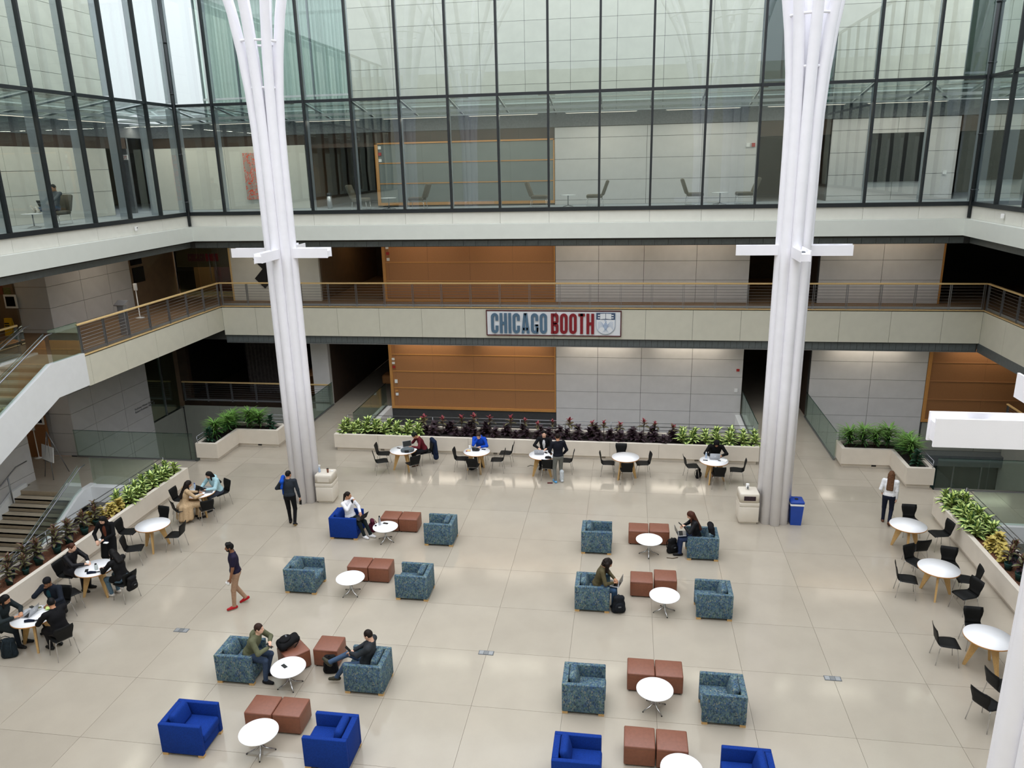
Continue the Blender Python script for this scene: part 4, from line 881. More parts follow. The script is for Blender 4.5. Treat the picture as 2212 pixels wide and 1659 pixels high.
def schefflera(label, loc, seed):
    t = rosette('schefflera', label, None, seed, 'deep', 34, 0.5, 1.3, 0.8, 0.014, low=0.1); t.location = loc
LS = [(-6.95, 2.05), (-6.8, 2.62), (-6.85, 3.2), (-6.2, 3.3), (-5.8, 3.3)]; RSH = [(16.2, 3.25), (16.65, 3.3), (17.05, 3.25), (17.45, 3.25), (17.85, 2.75), (17.85, 2.2)]
for k, (x, y) in enumerate(LS): grass_shrub('dracaena', 'bushy bright green strap-leaved shrub in the left L-shaped planter', 'shrubs in the left L-shaped planter', (x, y, 0.6), 0.8 + .1 * (k % 2), 190, 80 + k)
for k, (x, y) in enumerate(RSH): grass_shrub('dracaena', 'bushy bright green strap-leaved shrub in the right L-shaped planter', 'shrubs in the right L-shaped planter', (x, y, 0.6), 0.8 + .1 * (k % 2), 190, 90 + k)
schefflera('dark green broad-leaved plant at the front of the left L-shaped planter', (-6.95, 1.55, 0.6), 101); schefflera('dark green broad-leaved plant at the right end of the left L-shaped planter', (-5.3, 3.25, 0.6), 102)
schefflera('dark green broad-leaved plant at the front of the right L-shaped planter', (17.85, 1.6, 0.6), 103)

# ================================================================== FURNITURE
def make_armchair(name, label, m, group, loc):
    t = thing(name, label, 'armchair', loc, group=group); a, b, h = 0.415, 0.36, 0.68
    for s in (1, -1): MB().rbox(-a, a, min(s * b, s * (b - .085)), max(s * b, s * (b - .085)), 0.055, h, 0.015).build('armrest', m, t)
    MB().rbox(-a, -a + 0.115, -b + .085, b - .085, 0.055, h - .002, 0.012).build('backrest', m, t)
    MB().rbox(-a + .115, a - .03, -b + .085, b - .085, 0.055, 0.27, 0.01).build('seat_base', m, t)
    MB().rbox(-a + .12, a + .015, -b + .09, b - .09, 0.26, 0.44, 0.045, seg=3).build('seat_cushion', m, t)
    p = MB().rbox(-0.075, 0.075, -0.245, 0.245, -0.17, 0.19, 0.07, seg=3); p.xf(Matrix.Translation((-0.185, 0.0, 0.585)) @ Matrix.Rotation(R_(-14), 4, 'Y')); p.build('back_pillow', m, t)
    for x in (-a + .06, a - .06):
        for y in (-b + .05, b - .05): MB().box(x - .055, x + .055, y - .04, y + .04, 0, 0.056).build('foot', 'oak_leg', t)
    return t
pat = make_armchair('armchair', '', 'patterned', 'patterned armchairs', (0, 0, 0)); blu = make_armchair('armchair', '', 'blue_fabric', 'blue armchairs', (0, 0, 0)); fst = {'p': True, 'b': True}
def place(kind, x, y, face, label):
    p = pat if kind == 'p' else blu; rz = 0 if face == 'R' else math.pi; g = 'patterned armchairs' if kind == 'p' else 'blue armchairs'
    if fst[kind]: fst[kind] = False; p.location = (x, y, 0); p.rotation_euler = (0, 0, rz); p['label'] = label; return p
    return dup(p, (x, y, 0), rz, label, g)
B_ = 0.36
for k, x0, y0, fc, lab in (
    ('p', 2.83, -4.25, 'L', 'blue-green patterned armchair facing the woman in the white sweater'), ('p', -0.08, -7.1, 'R', 'empty blue-green patterned armchair nearest the man in red shoes'),
    ('p', 2.84, -7.08, 'L', 'empty blue-green patterned armchair right of the left group\u2019s two ottomans, second row'), ('b', -0.03, -4.16, 'R', 'bright blue armchair with the woman in the white sweater'),
    ('p', 0.0, -10.62, 'R', 'blue-green patterned armchair with the man in the olive jacket'), ('p', 2.82, -10.61, 'L', 'blue-green patterned armchair with the man crossing his legs'),
    ('b', 0.04, -12.67, 'R', 'empty royal blue armchair at the lower left corner'), ('b', 2.83, -12.67, 'L', 'empty royal blue armchair right of the lower left ottomans'),
    ('p', 7.29, -4.24, 'R', 'empty blue-green patterned armchair facing the woman with the black backpack'), ('p', 10.15, -4.28, 'L', 'blue-green patterned armchair with the long-haired woman in black'),
    ('p', 7.31, -7.08, 'R', 'blue-green patterned armchair with the curly-haired woman in olive'), ('p', 10.17, -7.09, 'L', 'empty blue-green patterned armchair opposite the curly-haired woman'),
    ('p', 7.31, -10.66, 'R', 'empty blue-green patterned armchair left of the third ottoman pair'), ('p', 9.99, -10.64, 'L', 'empty blue-green patterned armchair right of the third ottoman pair'),
    ('b', 7.30, -12.65, 'R', 'royal blue armchair cut by the lower edge, left of two ottomans'), ('b', 10.19, -12.63, 'L', 'royal blue armchair cut by the lower edge, right of two ottomans')):
    place(k, x0 + 0.415, y0 + B_, fc, lab)
ot = thing('ottoman', '', 'ottoman', group='rust ottomans')
MB().rbox(-.277, .277, -.265, .265, 0.03, 0.40, 0.02).build('body', 'rust_side', ot); MB().rbox(-.277, .277, -.265, .265, 0.36, 0.432, 0.022).build('top', 'rust_vinyl_lit', ot)
fm = MB().lathe([(0.02, 0), (0.03, 0.012), (0.028, 0.032)], 10).mesh('foot', 'rubber')
for x in (-.22, .22):
    for y in (-.21, .21): link('foot', fm, ot, (x, y, 0))
first = True
for x, y, rz, lab in ((1.58, -11.63, 0, 'rust vinyl cube ottoman, left of the lower left pair'), (2.15, -11.62, 0, 'rust vinyl cube ottoman, right of the lower left pair'), (2.12, -9.58, 0, 'rust vinyl cube ottoman standing alone beside the man crossing his legs'),
    (1.41, -9.86, -42, 'rust vinyl cube ottoman with the black backpack on it'), (1.6, -6.09, 0, 'rust vinyl cube ottoman, left of the pair nearest the man in red shoes'), (2.17, -6.09, 0, 'rust vinyl cube ottoman, right of the pair nearest the man in red shoes'),
    (1.58, -3.27, 0, 'rust vinyl cube ottoman, left of the pair beside the woman in white'), (2.15, -3.26, 0, 'rust vinyl cube ottoman, right of the pair beside the woman in white'), (8.86, -3.3, 0, 'rust vinyl cube ottoman, left of the far right pair'), (9.44, -3.26, 0, 'rust vinyl cube ottoman, right of the far right pair'),
    (8.91, -6.02, 0, 'rust vinyl cube ottoman, lower of the staggered pair'), (9.5, -5.87, 0, 'rust vinyl cube ottoman, upper of the staggered pair'), (8.85, -9.58, 0, 'rust vinyl cube ottoman, left of the third right-hand pair'), (9.415, -9.58, 0, 'rust vinyl cube ottoman, right of the third right-hand pair'),
    (8.8, -11.61, 0, 'rust vinyl cube ottoman, left of the lowest right-hand pair'), (9.375, -11.62, 0, 'rust vinyl cube ottoman, right of the lowest right-hand pair')):
    if first: first = False; ot.location = (x, y, 0); ot.rotation_euler = (0, 0, R_(rz)); ot['label'] = lab
    else: dup(ot, (x, y, 0), R_(rz), lab, 'rust ottomans')
ctb = thing('coffee_table', '', 'table', group='coffee tables')
MB().lathe([(0.345, 0.432), (0.36, 0.44), (0.36, 0.452), (0.355, 0.456), (0, 0.456)], 48).build('top', 'table_white', ctb); MB().lathe([(0.03, 0.1), (0.022, 0.2), (0.022, 0.40), (0.09, 0.432)], 16).build('column', 'chrome', ctb)
for k in range(4):
    a = R_(20 + 90 * k); c, s = math.cos(a), math.sin(a)
    lg = MB().tube([(0.012 * c, 0.012 * s, 0.26), (0.03 * c, 0.03 * s, 0.14), (0.1 * c, 0.1 * s, 0.07), (0.26 * c, 0.26 * s, 0.02)], [0.014, 0.018, 0.017, 0.011], 8).build('leg', 'chrome', ctb); MB().lathe([(0.014, 0), (0.014, 0.014)], 8, c=(0.26 * c, 0.26 * s)).build('glide', 'rubber', lg)
first = True
for i, (x, y, lab) in enumerate(((1.85, -12.37, 'round white coffee table between the two blue armchairs at lower left'), (1.59, -10.51, 'round white coffee table with a phone, between the two seated men'), (1.63, -6.92, 'empty round white coffee table left of the court, second row'), (1.65, -4.08, 'round white coffee table with a steel bottle beside the woman in white'),
    (9.14, -4.06, 'round white coffee table beside the long-haired woman in black'), (9.44, -6.85, 'round white coffee table in front of the staggered ottomans'), (9.11, -10.29, 'round white coffee table in front of the third right-hand ottoman pair'), (9.5, -12.31, 'round white coffee table cut by the lower edge'))):
    if first: first = False; ctb.location = (x, y, 0); ctb['label'] = lab
    else: dup(ctb, (x, y, 0), R_(17 * i), lab, 'coffee tables')
dt = thing('cafe_table', '', 'table', group='cafe tables')
MB().lathe([(0.462, 0.722), (0.466, 0.742), (0, 0.742)], 56).build('top', 'table_white', dt); MB().lathe([(0.45, 0.712), (0.47, 0.716), (0.47, 0.736), (0.465, 0.741)], 56).build('edge_band', 'wood_trim', dt); MB().lathe([(0.2, 0.68), (0.24, 0.712)], 20).build('mounting_plate', 'black_matte', dt)
for k in range(3):
    a = R_(50 + 120 * k); M_ = Matrix.Rotation(a, 4, 'Z'); q = MB()
    q.add([(0.06, -.024, .71), (0.26, -.024, .71), (0.26, .024, .71), (0.06, .024, .71), (0.34, -.02, 0), (0.39, -.02, 0), (0.39, .02, 0), (0.34, .02, 0)], [(0, 1, 2, 3), (7, 6, 5, 4), (0, 4, 5, 1), (1, 5, 6, 2), (2, 6, 7, 3), (3, 7, 4, 0)]); q.xf(M_).build('leg', 'oak_leg', dt)
TAB = [(0.65, 1.2, 25, 'round white cafe table with the laptop and grey bag of the person in maroon'), (3.29, 1.31, 10, 'round white cafe table of the person in the blue hoodie'), (5.62, 1.2, 40, 'round white cafe table with the standing visitor'), (8.46, 1.26, 60, 'empty round white cafe table in front of the back planter'), (11.38, 1.2, 75, 'round white cafe table of the hooded person with a laptop'),
       (-4.86, -5.22, 0, 'empty round white cafe table with three chairs near the left planter'), (-4.72, -2.97, 30, 'round white cafe table of the women in light blue and tan'), (-4.88, -7.66, 45, 'round white cafe table with a turquoise tumbler and phones'), (-4.83, -9.83, 15, 'round white cafe table with a laptop at the left edge'),
       (16.1, -3.03, 90, 'empty round white cafe table behind the walking woman in white'), (16.05, -5.34, 80, 'empty round white cafe table in the middle of the right row'), (16.0, -8.18, 0, 'empty round white cafe table nearest on the right'), (16.9, -9.9, 0, 'round white cafe table hidden behind the near column')]
for i, (x, y, rz, lab) in enumerate(TAB):
    if i == 0: dt.location = (x, y, 0); dt.rotation_euler = (0, 0, R_(rz)); dt['label'] = lab
    else: dup(dt, (x, y, 0), R_(rz), lab, 'cafe tables')
# stacking chair
ch0 = thing('cafe_chair', '', 'chair', group='black cafe chairs')
def shell(prof, th=0.011, nw=6):
    mb = MB(); vs = []; n = len(prof)
    for i, (x, z, wd, cup) in enumerate(prof):
        a = prof[max(0, i - 1)]; b = prof[min(n - 1, i + 1)]; t = Vector((b[0] - a[0], 0, b[1] - a[1])).normalized(); nn = Vector((-t.z, 0, t.x))
        for side in (0, 1):
            for k in range(nw + 1):
                u = -1 + 2 * k / nw; p = Vector((x, wd * u, z)) + nn * (cup * u * u - th * side); vs.append(tuple(p))
    w_ = nw + 1; fs = []
    for i in range(n - 1):
        for k in range(nw):
            a = i * 2 * w_ + k; b = a + 2 * w_; fs.append((a, a + 1, b + 1, b)); a += w_; b += w_; fs.append((a, b, b + 1, a + 1))
        a = i * 2 * w_; fs.append((a, a + 2 * w_, a + 3 * w_, a + w_)); a += nw; fs.append((a, a + w_, a + 3 * w_, a + 2 * w_))
    for k in range(nw):
        fs.append((k, k + w_, k + w_ + 1, k + 1)); a = (n - 1) * 2 * w_ + k; fs.append((a, a + 1, a + w_ + 1, a + w_))
    return mb.add(vs, fs, 0, True)
shell([(.235, .428, .185, .0), (.21, .447, .2, .0), (.12, .452, .208, .004), (0, .448, .205, .006), (-.12, .445, .185, .006), (-.185, .46, .165, .004)][::-1]).build('seat', 'chair_black', ch0)
shell([(-.185, .46, .165, .004), (-.215, .50, .158, .006), (-.228, .56, .165, .012), (-.242, .64, .19, .018), (-.262, .73, .205, .02), (-.285, .815, .195, .02)][::-1]).build('backrest', 'chair_black', ch0)
MB().tube([(.15, -.17, .435), (-.15, -.17, .43), (-.15, .17, .43), (.15, .17, .435)], 0.009, 6).build('seat_frame', 'chrome', ch0)
for sx_, sy_ in ((1, 1), (1, -1), (-1, 1), (-1, -1)): MB().tube([(.15 * sx_, .16 * sy_, .432), (.165 * sx_, .185 * sy_, .41), (.225 * sx_, .225 * sy_, 0)], 0.009, 6).build('leg', 'chrome', ch0)
CH = [(-0.21, 1.55, 5, 'black cafe chair, farther of the two left of the table with the grey bag'), (-0.06, 0.84, 25, 'black cafe chair, nearer of the two left of the table with the grey bag'), (1.12, 0.72, 130, 'black cafe chair in front of the person in maroon, seen from behind'), (1.28, 1.86, 212, 'black cafe chair with the navy jacket hung on it'),
      (2.72, 1.33, 0, 'black cafe chair left of the blue-hoodie table with a bag beneath'), (3.27, 0.72, 90, 'black cafe chair in front of the blue-hoodie table'), (4.02, 1.35, 185, 'black cafe chair, nearer of the two right of the blue-hoodie table'), (4.22, 2.02, 180, 'black cafe chair, farther of the two right of the blue-hoodie table'), (3.27, 2.12, 270, 'black cafe chair under the person in the blue hoodie'),
      (5.85, 0.86, 90, 'black cafe chair behind the standing visitor'), (6.42, 1.5, 180, 'black cafe chair right of the standing visitor'), (5.6, 2.08, 270, 'black cafe chair under the man in the black coat'),
      (7.85, 1.42, 0, 'black cafe chair left of the empty back table'), (8.3, 2.1, 270, 'black cafe chair behind the empty back table against the planter'), (9.06, 1.5, 190, 'black cafe chair right of the empty back table'), (8.5, 0.82, 95, 'black cafe chair in front of the empty back table'),
      (10.68, 1.4, 10, 'black cafe chair left of the hooded person with a backpack beneath'), (11.49, 0.72, 92, 'black cafe chair in front of the hooded person'), (12.15, 1.2, 175, 'black cafe chair right of the hooded person'), (11.5, 2.0, 270, 'black cafe chair under the hooded person'),
      (-5.2, -4.45, 262, 'black cafe chair behind the empty left table'), (-5.72, -5.16, 5, 'black cafe chair left of the empty left table'), (-4.22, -5.2, 185, 'black cafe chair right of the empty left table'), (-4.92, -6.08, 20, 'black cafe chair turned away beside the woman in the long black coat'),
      (-5.42, -2.9, 0, 'empty black cafe chair left of the woman in the tan coat'), (-5.0, -3.6, 50, 'black cafe chair under the woman in the tan coat'), (-4.25, -3.45, 130, 'empty black cafe chair lower right of the light-blue coat table'), (-4.4, -2.3, 240, 'black cafe chair under the woman in light blue'),
      (-5.78, -7.55, 0, 'black cafe chair under the woman holding a white cup'), (-5.1, -8.42, 62, 'empty black cafe chair in front of the tumbler table'), (-4.02, -7.78, 160, 'black cafe chair with a backpack hung on it'), (-5.72, -9.95, 5, 'black cafe chair under the person with a laptop at the left edge'), (-4.98, -8.9, 270, 'black cafe chair under the person in the dark cap'), (-3.98, -10.1, 150, 'large black cafe chair seen from behind at the left edge'),
      (16.5, -2.1, 268, 'black cafe chair behind the far right table'), (17.0, -2.86, 190, 'black cafe chair right of the far right table'), (16.1, -3.78, 105, 'black cafe chair in front of the far right table'), (15.82, -4.55, 300, 'black cafe chair behind left of the middle right table'), (16.6, -4.6, 258, 'black cafe chair behind right of the middle right table'), (15.32, -5.42, -12, 'black cafe chair left of the middle right table'), (16.75, -5.3, 172, 'black cafe chair right of the middle right table'), (16.45, -6.0, 200, 'black cafe chair, lowest of the middle right table'),
      (16.1, -7.42, 268, 'black cafe chair behind the nearest right table'), (15.28, -8.03, -5, 'black cafe chair left of the nearest right table'), (16.72, -8.4, 170, 'black cafe chair right of the nearest right table beside the column'), (15.78, -9.4, 15, 'black cafe chair, upper of two cut by the near column'), (15.3, -9.95, 30, 'black cafe chair, lower of two cut by the near column')]
for i, (x, y, rz, lab) in enumerate(CH):
    if i == 0: ch0.location = (x, y, 0); ch0.rotation_euler = (0, 0, R_(rz)); ch0['label'] = lab
    else: dup(ch0, (x, y, 0), R_(rz), lab, 'black cafe chairs')
# bins
def cream_bin(x, y, label, opening, lit):
    t = thing('waste_bin', label, 'bin', (x, y, 0), R_(2), 'cream waste bins')
    MB().rbox(-.24, .24, -.24, .24, 0.0, 0.08, 0.01, smooth=False).build('base', 'cream_plastic', t); MB().rbox(-.285, .285, -.285, .285, 0.06, 0.56, 0.025, seg=2).build('body', 'cream_plastic', t); MB().rbox(-.285, .285, -.285, .285, 0.562, 0.69, 0.015, seg=2).build('collar', 'cream_plastic', t); MB().rbox(-.282, .282, -.282, .282, 0.692, 0.985, 0.05, seg=3, top_only=True).build('hood', 'cream_plastic', t)
    if opening: MB().rbox(-.17, .17, -.29, -.26, 0.76, 0.9, 0.01, smooth=False).build('opening', 'leaf_dark', t)
    else: MB().rbox(-.19, .19, -.29, -.27, 0.74, 0.93, 0.008, smooth=False).build('flap', 'cream_plastic', t)
    return t
cream_bin(-1.12, -1.55, 'cream plastic waste bin with a spray bottle on top, right of the left column', False, 0); cream_bin(12.08, -1.66, 'cream plastic waste bin with a dark opening, left of the right column', True, 0)
bb = thing('recycling_bin', 'blue recycling bin with a lid right of the right column', 'bin', (13.45, -1.68, 0))
MB().add([(-.15, -.17, 0), (.15, -.17, 0), (.15, .17, 0), (-.15, .17, 0), (-.185, -.2, .62), (.185, -.2, .62), (.185, .2, .62), (-.185, .2, .62)], [(3, 2, 1, 0), (4, 5, 6, 7), (0, 1, 5, 4), (1, 2, 6, 5), (2, 3, 7, 6), (3, 0, 4, 7)]).build('body', 'blue_plastic', bb); MB().rbox(-.195, .195, -.21, .21, .62, .68, .01).build('bag_rim', 'paper_white', bb); MB().rbox(-.2, .2, -.215, .215, .68, .76, .025).build('lid', 'blue_plastic', bb); MB().lathe([(.055, .755), (.05, .775), (0, .775)], 14).build('lid_knob', 'black_matte', bb)
sb = thing('spray_bottle', 'clear spray bottle on the left cream bin', 'bottle', (-1.3, -1.6, 0.985)); MB().lathe([(.035, 0), (.038, .03), (.038, .13), (.015, .17), (.015, .19)], 14).build('body', 'crest_line', sb); MB().rbox(-.02, .045, -.014, .014, .19, .25, .008).build('trigger_head', 'white_plastic', sb)
cu = thing('paper_cup', 'brown paper cup on the left cream bin', 'cup', (-1.02, -1.6, 0.985)); MB().lathe([(.028, 0), (.037, .13), (.032, .13), (.03, .1), (0, .1)], 14).build('body', 'rust_side', cu); MB().lathe([(.038, .128), (.034, .142), (0, .142)], 14).build('lid', 'black_matte', cu)
nk = tag(MB().rbox(-.05, .05, -.03, .03, 0, .03, .012).build('crumpled_napkin', 'paper_white', None, (-0.92, -1.5, 0.985)), 'crumpled white napkin on the left cream bin', 'napkin')
ws_ = thing('wipes_tub', 'white tub of wipes on the right cream bin', 'tub', (12.05, -1.62, 0.985)); MB().lathe([(.05, 0), (.05, .15)], 18).build('body', 'white_plastic', ws_); MB().lathe([(.053, .15), (.053, .175), (.03, .185), (0, .185)], 18).build('lid', 'white_plastic', ws_); MB().box(-.02, .02, -.052, -.045, .03, .12).build('label_patch', 'grey_matte', ws_)
for x, lab in ((-1.84, 'flush metal floor box on the left of the court'), (5.48, 'flush metal floor box in the middle of the court'), (12.8, 'flush metal floor box on the right of the court')):
    t = thing('floor_box', lab, 'floor box', (x, -8.93, 0)); MB().box(-.17, .17, -.075, .075, 0.0005, 0.006).build('frame', 'grey_matte', t)
    for k in range(3): MB().box(-.155 + .105 * k, -.06 + .105 * k, -.06, .06, 0.006, 0.009).build('lid', 'alu' if k != 1 else 'steel', t)
# third-level lounge furniture
lc = thing('lounge_chair', '', 'chair', group='brown lounge chairs on the third level')
mat('lounge_brown', (92, 86, 72), 0.8, 0.1, 30)
MB().rbox(-.3, .3, -.3, .3, .33, .46, .04).build('seat', 'lounge_brown', lc); q = MB().rbox(-.06, .06, -.29, .29, 0, .58, .045); q.xf(Matrix.Translation((-.3, 0, .42)) @ Matrix.Rotation(R_(-20), 4, 'Y')).build('backrest', 'lounge_brown', lc)
for y in (-.25, .25): MB().tube([(-.28, y, .33), (-.34, y, 0.02), (.3, y, 0.02), (.26, y, .33)], .012, 6).build('leg_frame', 'chrome', lc)
LC = [(-2.15, 6.7, 0, 'third-level lounge chair left of the first small table, near the lift lobby'), (0.15, 6.7, 180, 'third-level lounge chair right of the first small table'), (5.0, 6.6, 0, 'third-level lounge chair left of the middle small table'), (7.1, 6.6, 180, 'third-level lounge chair right of the middle small table'), (10.82, 6.7, 0, 'third-level lounge chair left of the right small table'), (12.6, 6.7, 180, 'third-level lounge chair right of the right small table, beside the column'), (-10.55, 0.35, 270, 'third-level lounge chair with the seated man behind the left glass')]
for i, (x, y, rz, lab) in enumerate(LC):
    if i == 0: lc.location = (x, y, Z3); lc['label'] = lab
    else: dup(lc, (x, y, Z3), R_(rz), lab, 'brown lounge chairs on the third level')
lt = thing('side_table', '', 'table', group='small white tables on the third level'); MB().lathe([(.3, .43), (.31, .445), (0, .445)], 28).build('top', 'table_white', lt); MB().lathe([(.02, .04), (.02, .43)], 10).build('column', 'steel', lt)
for k in range(4): MB().tube([(0, 0, .06), (.26 * math.cos(k * 1.571 + .5), .26 * math.sin(k * 1.571 + .5), .015)], .013, 6).build('foot', 'steel', lt)
for i, (x, y, lab) in enumerate(((-1.05, 6.8, 'small white side table near the lift lobby on the third level'), (6.08, 6.8, 'small white side table in the middle of the third level'), (11.75, 6.9, 'small white side table at the right of the third level'), (-10.4, -0.95, 'small white side table under the feet of the man behind the left glass'))):
    if i == 0: lt.location = (x, y, Z3); lt['label'] = lab
    else: dup(lt, (x, y, Z3), .3 * i, lab, 'small white tables on the third level')
wb = thing('steel_bin', 'slim cylindrical steel bin at the lift lobby of the third level', 'bin', (-3.95, 7.9, Z3)); MB().lathe([(.1, 0), (.1, .5)], 16).build('body', 'alu', wb); MB().lathe([(.1, .5), (.105, .52), (.09, .64), (0, .64)], 16).build('top', 'mullion_black', wb)
# pictures
def art_mat():
    m = bpy.data.materials.new('abstract_canvas'); m.use_nodes = True; nt = m.node_tree; b = nt.nodes['Principled BSDF']; tc = nt.nodes.new('ShaderNodeTexCoord'); nz = nt.nodes.new('ShaderNodeTexNoise'); nz.inputs['Scale'].default_value = 3.2; nz.inputs['Detail'].default_value = 4; nz.inputs['Distortion'].default_value = 2.2
    rp = nt.nodes.new('ShaderNodeValToRGB'); rp.color_ramp.interpolation = 'CONSTANT'; e = rp.color_ramp.elements; e[0].color = lin((176, 160, 150)) + (1,); e[1].position = .5; e[1].color = lin((236, 92, 66)) + (1,); k = e.new(.57); k.color = lin((196, 176, 164)) + (1,); k = e.new(.66); k.color = lin((60, 46, 44)) + (1,); k = e.new(.69); k.color = lin((190, 166, 156)) + (1,)
    nt.links.new(tc.outputs['Object'], nz.inputs[0]); nt.links.new(nz.outputs['Fac'], rp.inputs[0]); nt.links.new(rp.outputs[0], b.inputs['Base Color']); MATS['abstract_canvas'] = m
art_mat()
tag(box('painting', -7.77, -6.75, YB - .1, YB - .035, 9.18, 11.08, 'abstract_canvas'), 'tall abstract painting in coral and grey on the third level wall', 'painting')
tag(box('painting', 17.2, 19.15, YB - .12, YB - .035, 9.45, 11.2, 'black_matte'), 'large nearly black canvas on the third level wall at right', 'painting')
zg = MB().prism([(0, 1.29), (.41, .86), (0, .44), (.43, 0), (.86, .44), (1.26, .2), (1.26, 1.29)], -.03, 0, axis='y')
tag(zg.build('shaped_canvas', 'black_matte', None, (-7.86, YB - .05, 5.35)), 'black zigzag-edged shaped canvas behind the left column', 'painting')
for k, (y, z) in enumerate(((6.55, 6.95), (6.6, 6.2))): tag(box('wall_screen', -12.30, -12.26, y - .35, y + .4, z - .32, z + .32, 'screen_dark'), ('upper black wall screen beside the left walkway', 'lower black wall screen beside the left walkway')[k], 'screen')
ks = thing('info_kiosk', 'slim grey pedestal kiosk on the left walkway', 'kiosk', (-9.45, 1.3, Z2)); MB().box(-.12, .12, -.1, .1, 0, 1.05).build('pedestal', 'alu', ks); q = MB().box(-.2, .2, -.16, .16, 0, .04); q.xf(Matrix.Translation((0, 0, 1.12)) @ Matrix.Rotation(R_(25), 4, 'X')).build('top_plate', 'alu', ks)
def sanitizer(label, loc):
    t = thing('sanitizer_stand', label, 'stand', loc); MB().lathe([(.17, 0), (.17, .015), (.02, .025), (.018, 1.1)], 18).build('pole', 'white_plastic', t); MB().rbox(-.06, .06, -.05, .05, 1.1, 1.38, .015).build('dispenser', 'white_plastic', t)
sanitizer('white sanitizer stand on the left walkway of the second level', (-10.9, 4.3, Z2)); sanitizer('white sanitizer stand in the dark doorway beside the stair', (-13.75, 1.0, 0))
ea = thing('easel', 'steel easel with a blank white board at the top of the stair going down', 'easel', (-11.75, -0.65, 0), R_(-25))
for p0, p1 in (((-.3, -.2, 0), (0, 0, 1.7)), ((.3, -.2, 0), (0, 0, 1.7)), ((0, .5, 0), (0, 0, 1.7))): MB().tube([p0, p1], .016, 6).build('leg', 'steel', ea)
MB().tube([(-.28, -.14, .62), (.28, -.14, .62)], .014, 6).build('ledge', 'steel', ea); q = MB().box(-.4, .4, -.012, .012, 0, .55); q.xf(Matrix.Translation((0, -.13, .64)) @ Matrix.Rotation(R_(-8), 4, 'X')).build('board', 'paper_white', ea)
# poster board on the second level, framed notices below
PB = [(-14.2, 7.2, .32, .4, 'wood_light'), (-13.9, 6.9, .3, .5, 'wood_light'), (-14.6, 7.05, .34, .3, 'cork_panel'), (-14.15, 6.45, .34, .42, 'rust_side'), (-14.75, 6.6, .32, .3, 'wood_light'), (-13.85, 6.3, .3, .4, 'leaf_olive')]
for k, (x, z, a, h, m) in enumerate(PB): tag(box('notice', x - a / 2, x + a / 2, 1.205, 1.218, z - h / 2, z + h / 2, m), 'notice sheet pinned in the cluster on the tan board behind the upper stair', 'notice', 'notices on the tan board')
def framed(label, x, y, z, w_, h, inner):
    t = thing('framed_notice', label, 'frame', (x, y, z)); MB().box(-w_ / 2, w_ / 2, -.03, 0, 0, h).build('frame', 'white_plastic', t); MB().box(-w_ / 2 + .07, w_ / 2 - .07, -.035, -.03, .07, h - .07).build('sheet', inner, t)
framed('white-framed dark picture at the left of the tan board', -14.6, 1.2, 5.7, .42, .62, 'screen_dark'); framed('white defibrillator box beside the tan board', -13.75, 1.2, 5.75, .5, .5, 'screen_dark'); framed('white defibrillator box beside the dark doorway of the ground level', -13.45, 1.0, 1.35, .46, .5, 'screen_dark')
fs_ = thing('wet_floor_sign', 'yellow folding floor sign standing before the tan board', 'sign', (-13.75, 0.9, Z2)); mat('sign_yellow', (226, 178, 30), .5)
for s in (-1, 1): q = MB().box(-.14, .14, -.008, .008, 0, .65); q.xf(Matrix.Translation((0, .12 * s, 0)) @ Matrix.Rotation(R_(9 * s), 4, 'X')).build('panel', 'sign_yellow', fs_)
for z in (.28, .36, .44): MB().box(-.09, .09, -.105, -.09, z, z + .04).build('print', 'black_matte', fs_)
cmr = thing('security_camera', 'small white security camera on the left fascia of the third level', 'camera', (XL + .06, 1.9, 8.42)); MB().rbox(-.03, .06, -.03, .03, 0, .14, .01).build('body', 'white_plastic', cmr); MB().box(.06, .075, -.02, .02, .09, .12).build('lens', 'black_matte', cmr)
tag(MB().rbox(-.06, .03, -.04, .04, 0, .14, .01).build('security_camera', 'white_plastic', None, (XR - .06, 2.9, 8.45)), 'small white security camera on the right fascia of the third level', 'camera')
# dark lounge behind the railing
cur = []
for i in range(91):
    x = -9.6 + 2.4 * i / 90; y = 9.9 + .09 * math.sin(i * .9); cur += [(x, y, 0.05), (x, y, 3.1)]
mat('curtain_dark', (62, 56, 54), .9, .2, 8); tag(MB().add(cur, [(2 * i, 2 * i + 2, 2 * i + 3, 2 * i + 1) for i in range(90)], 0, True).build('curtain', 'curtain_dark'), 'dark pleated curtain inside the lounge behind the railing', 'curtain')
tag(MB().lathe([(.9, 0), (1.0, .02), (1.0, .95), (1.1, .95), (1.1, 1.05), (0, 1.05)], 30).build('bar_counter', 'cork_dark', None, (-6.7, 10.6, 0)), 'round brown wooden counter inside the dark lounge', 'counter')
tag(MB().rbox(-.5, .5, -.4, .4, .3, .75, .1).build('sofa_stool', 'cork_panel', None, (-2.75, 11.2, 0)), 'tan upholstered stool in the dark ground-level corridor', 'stool')
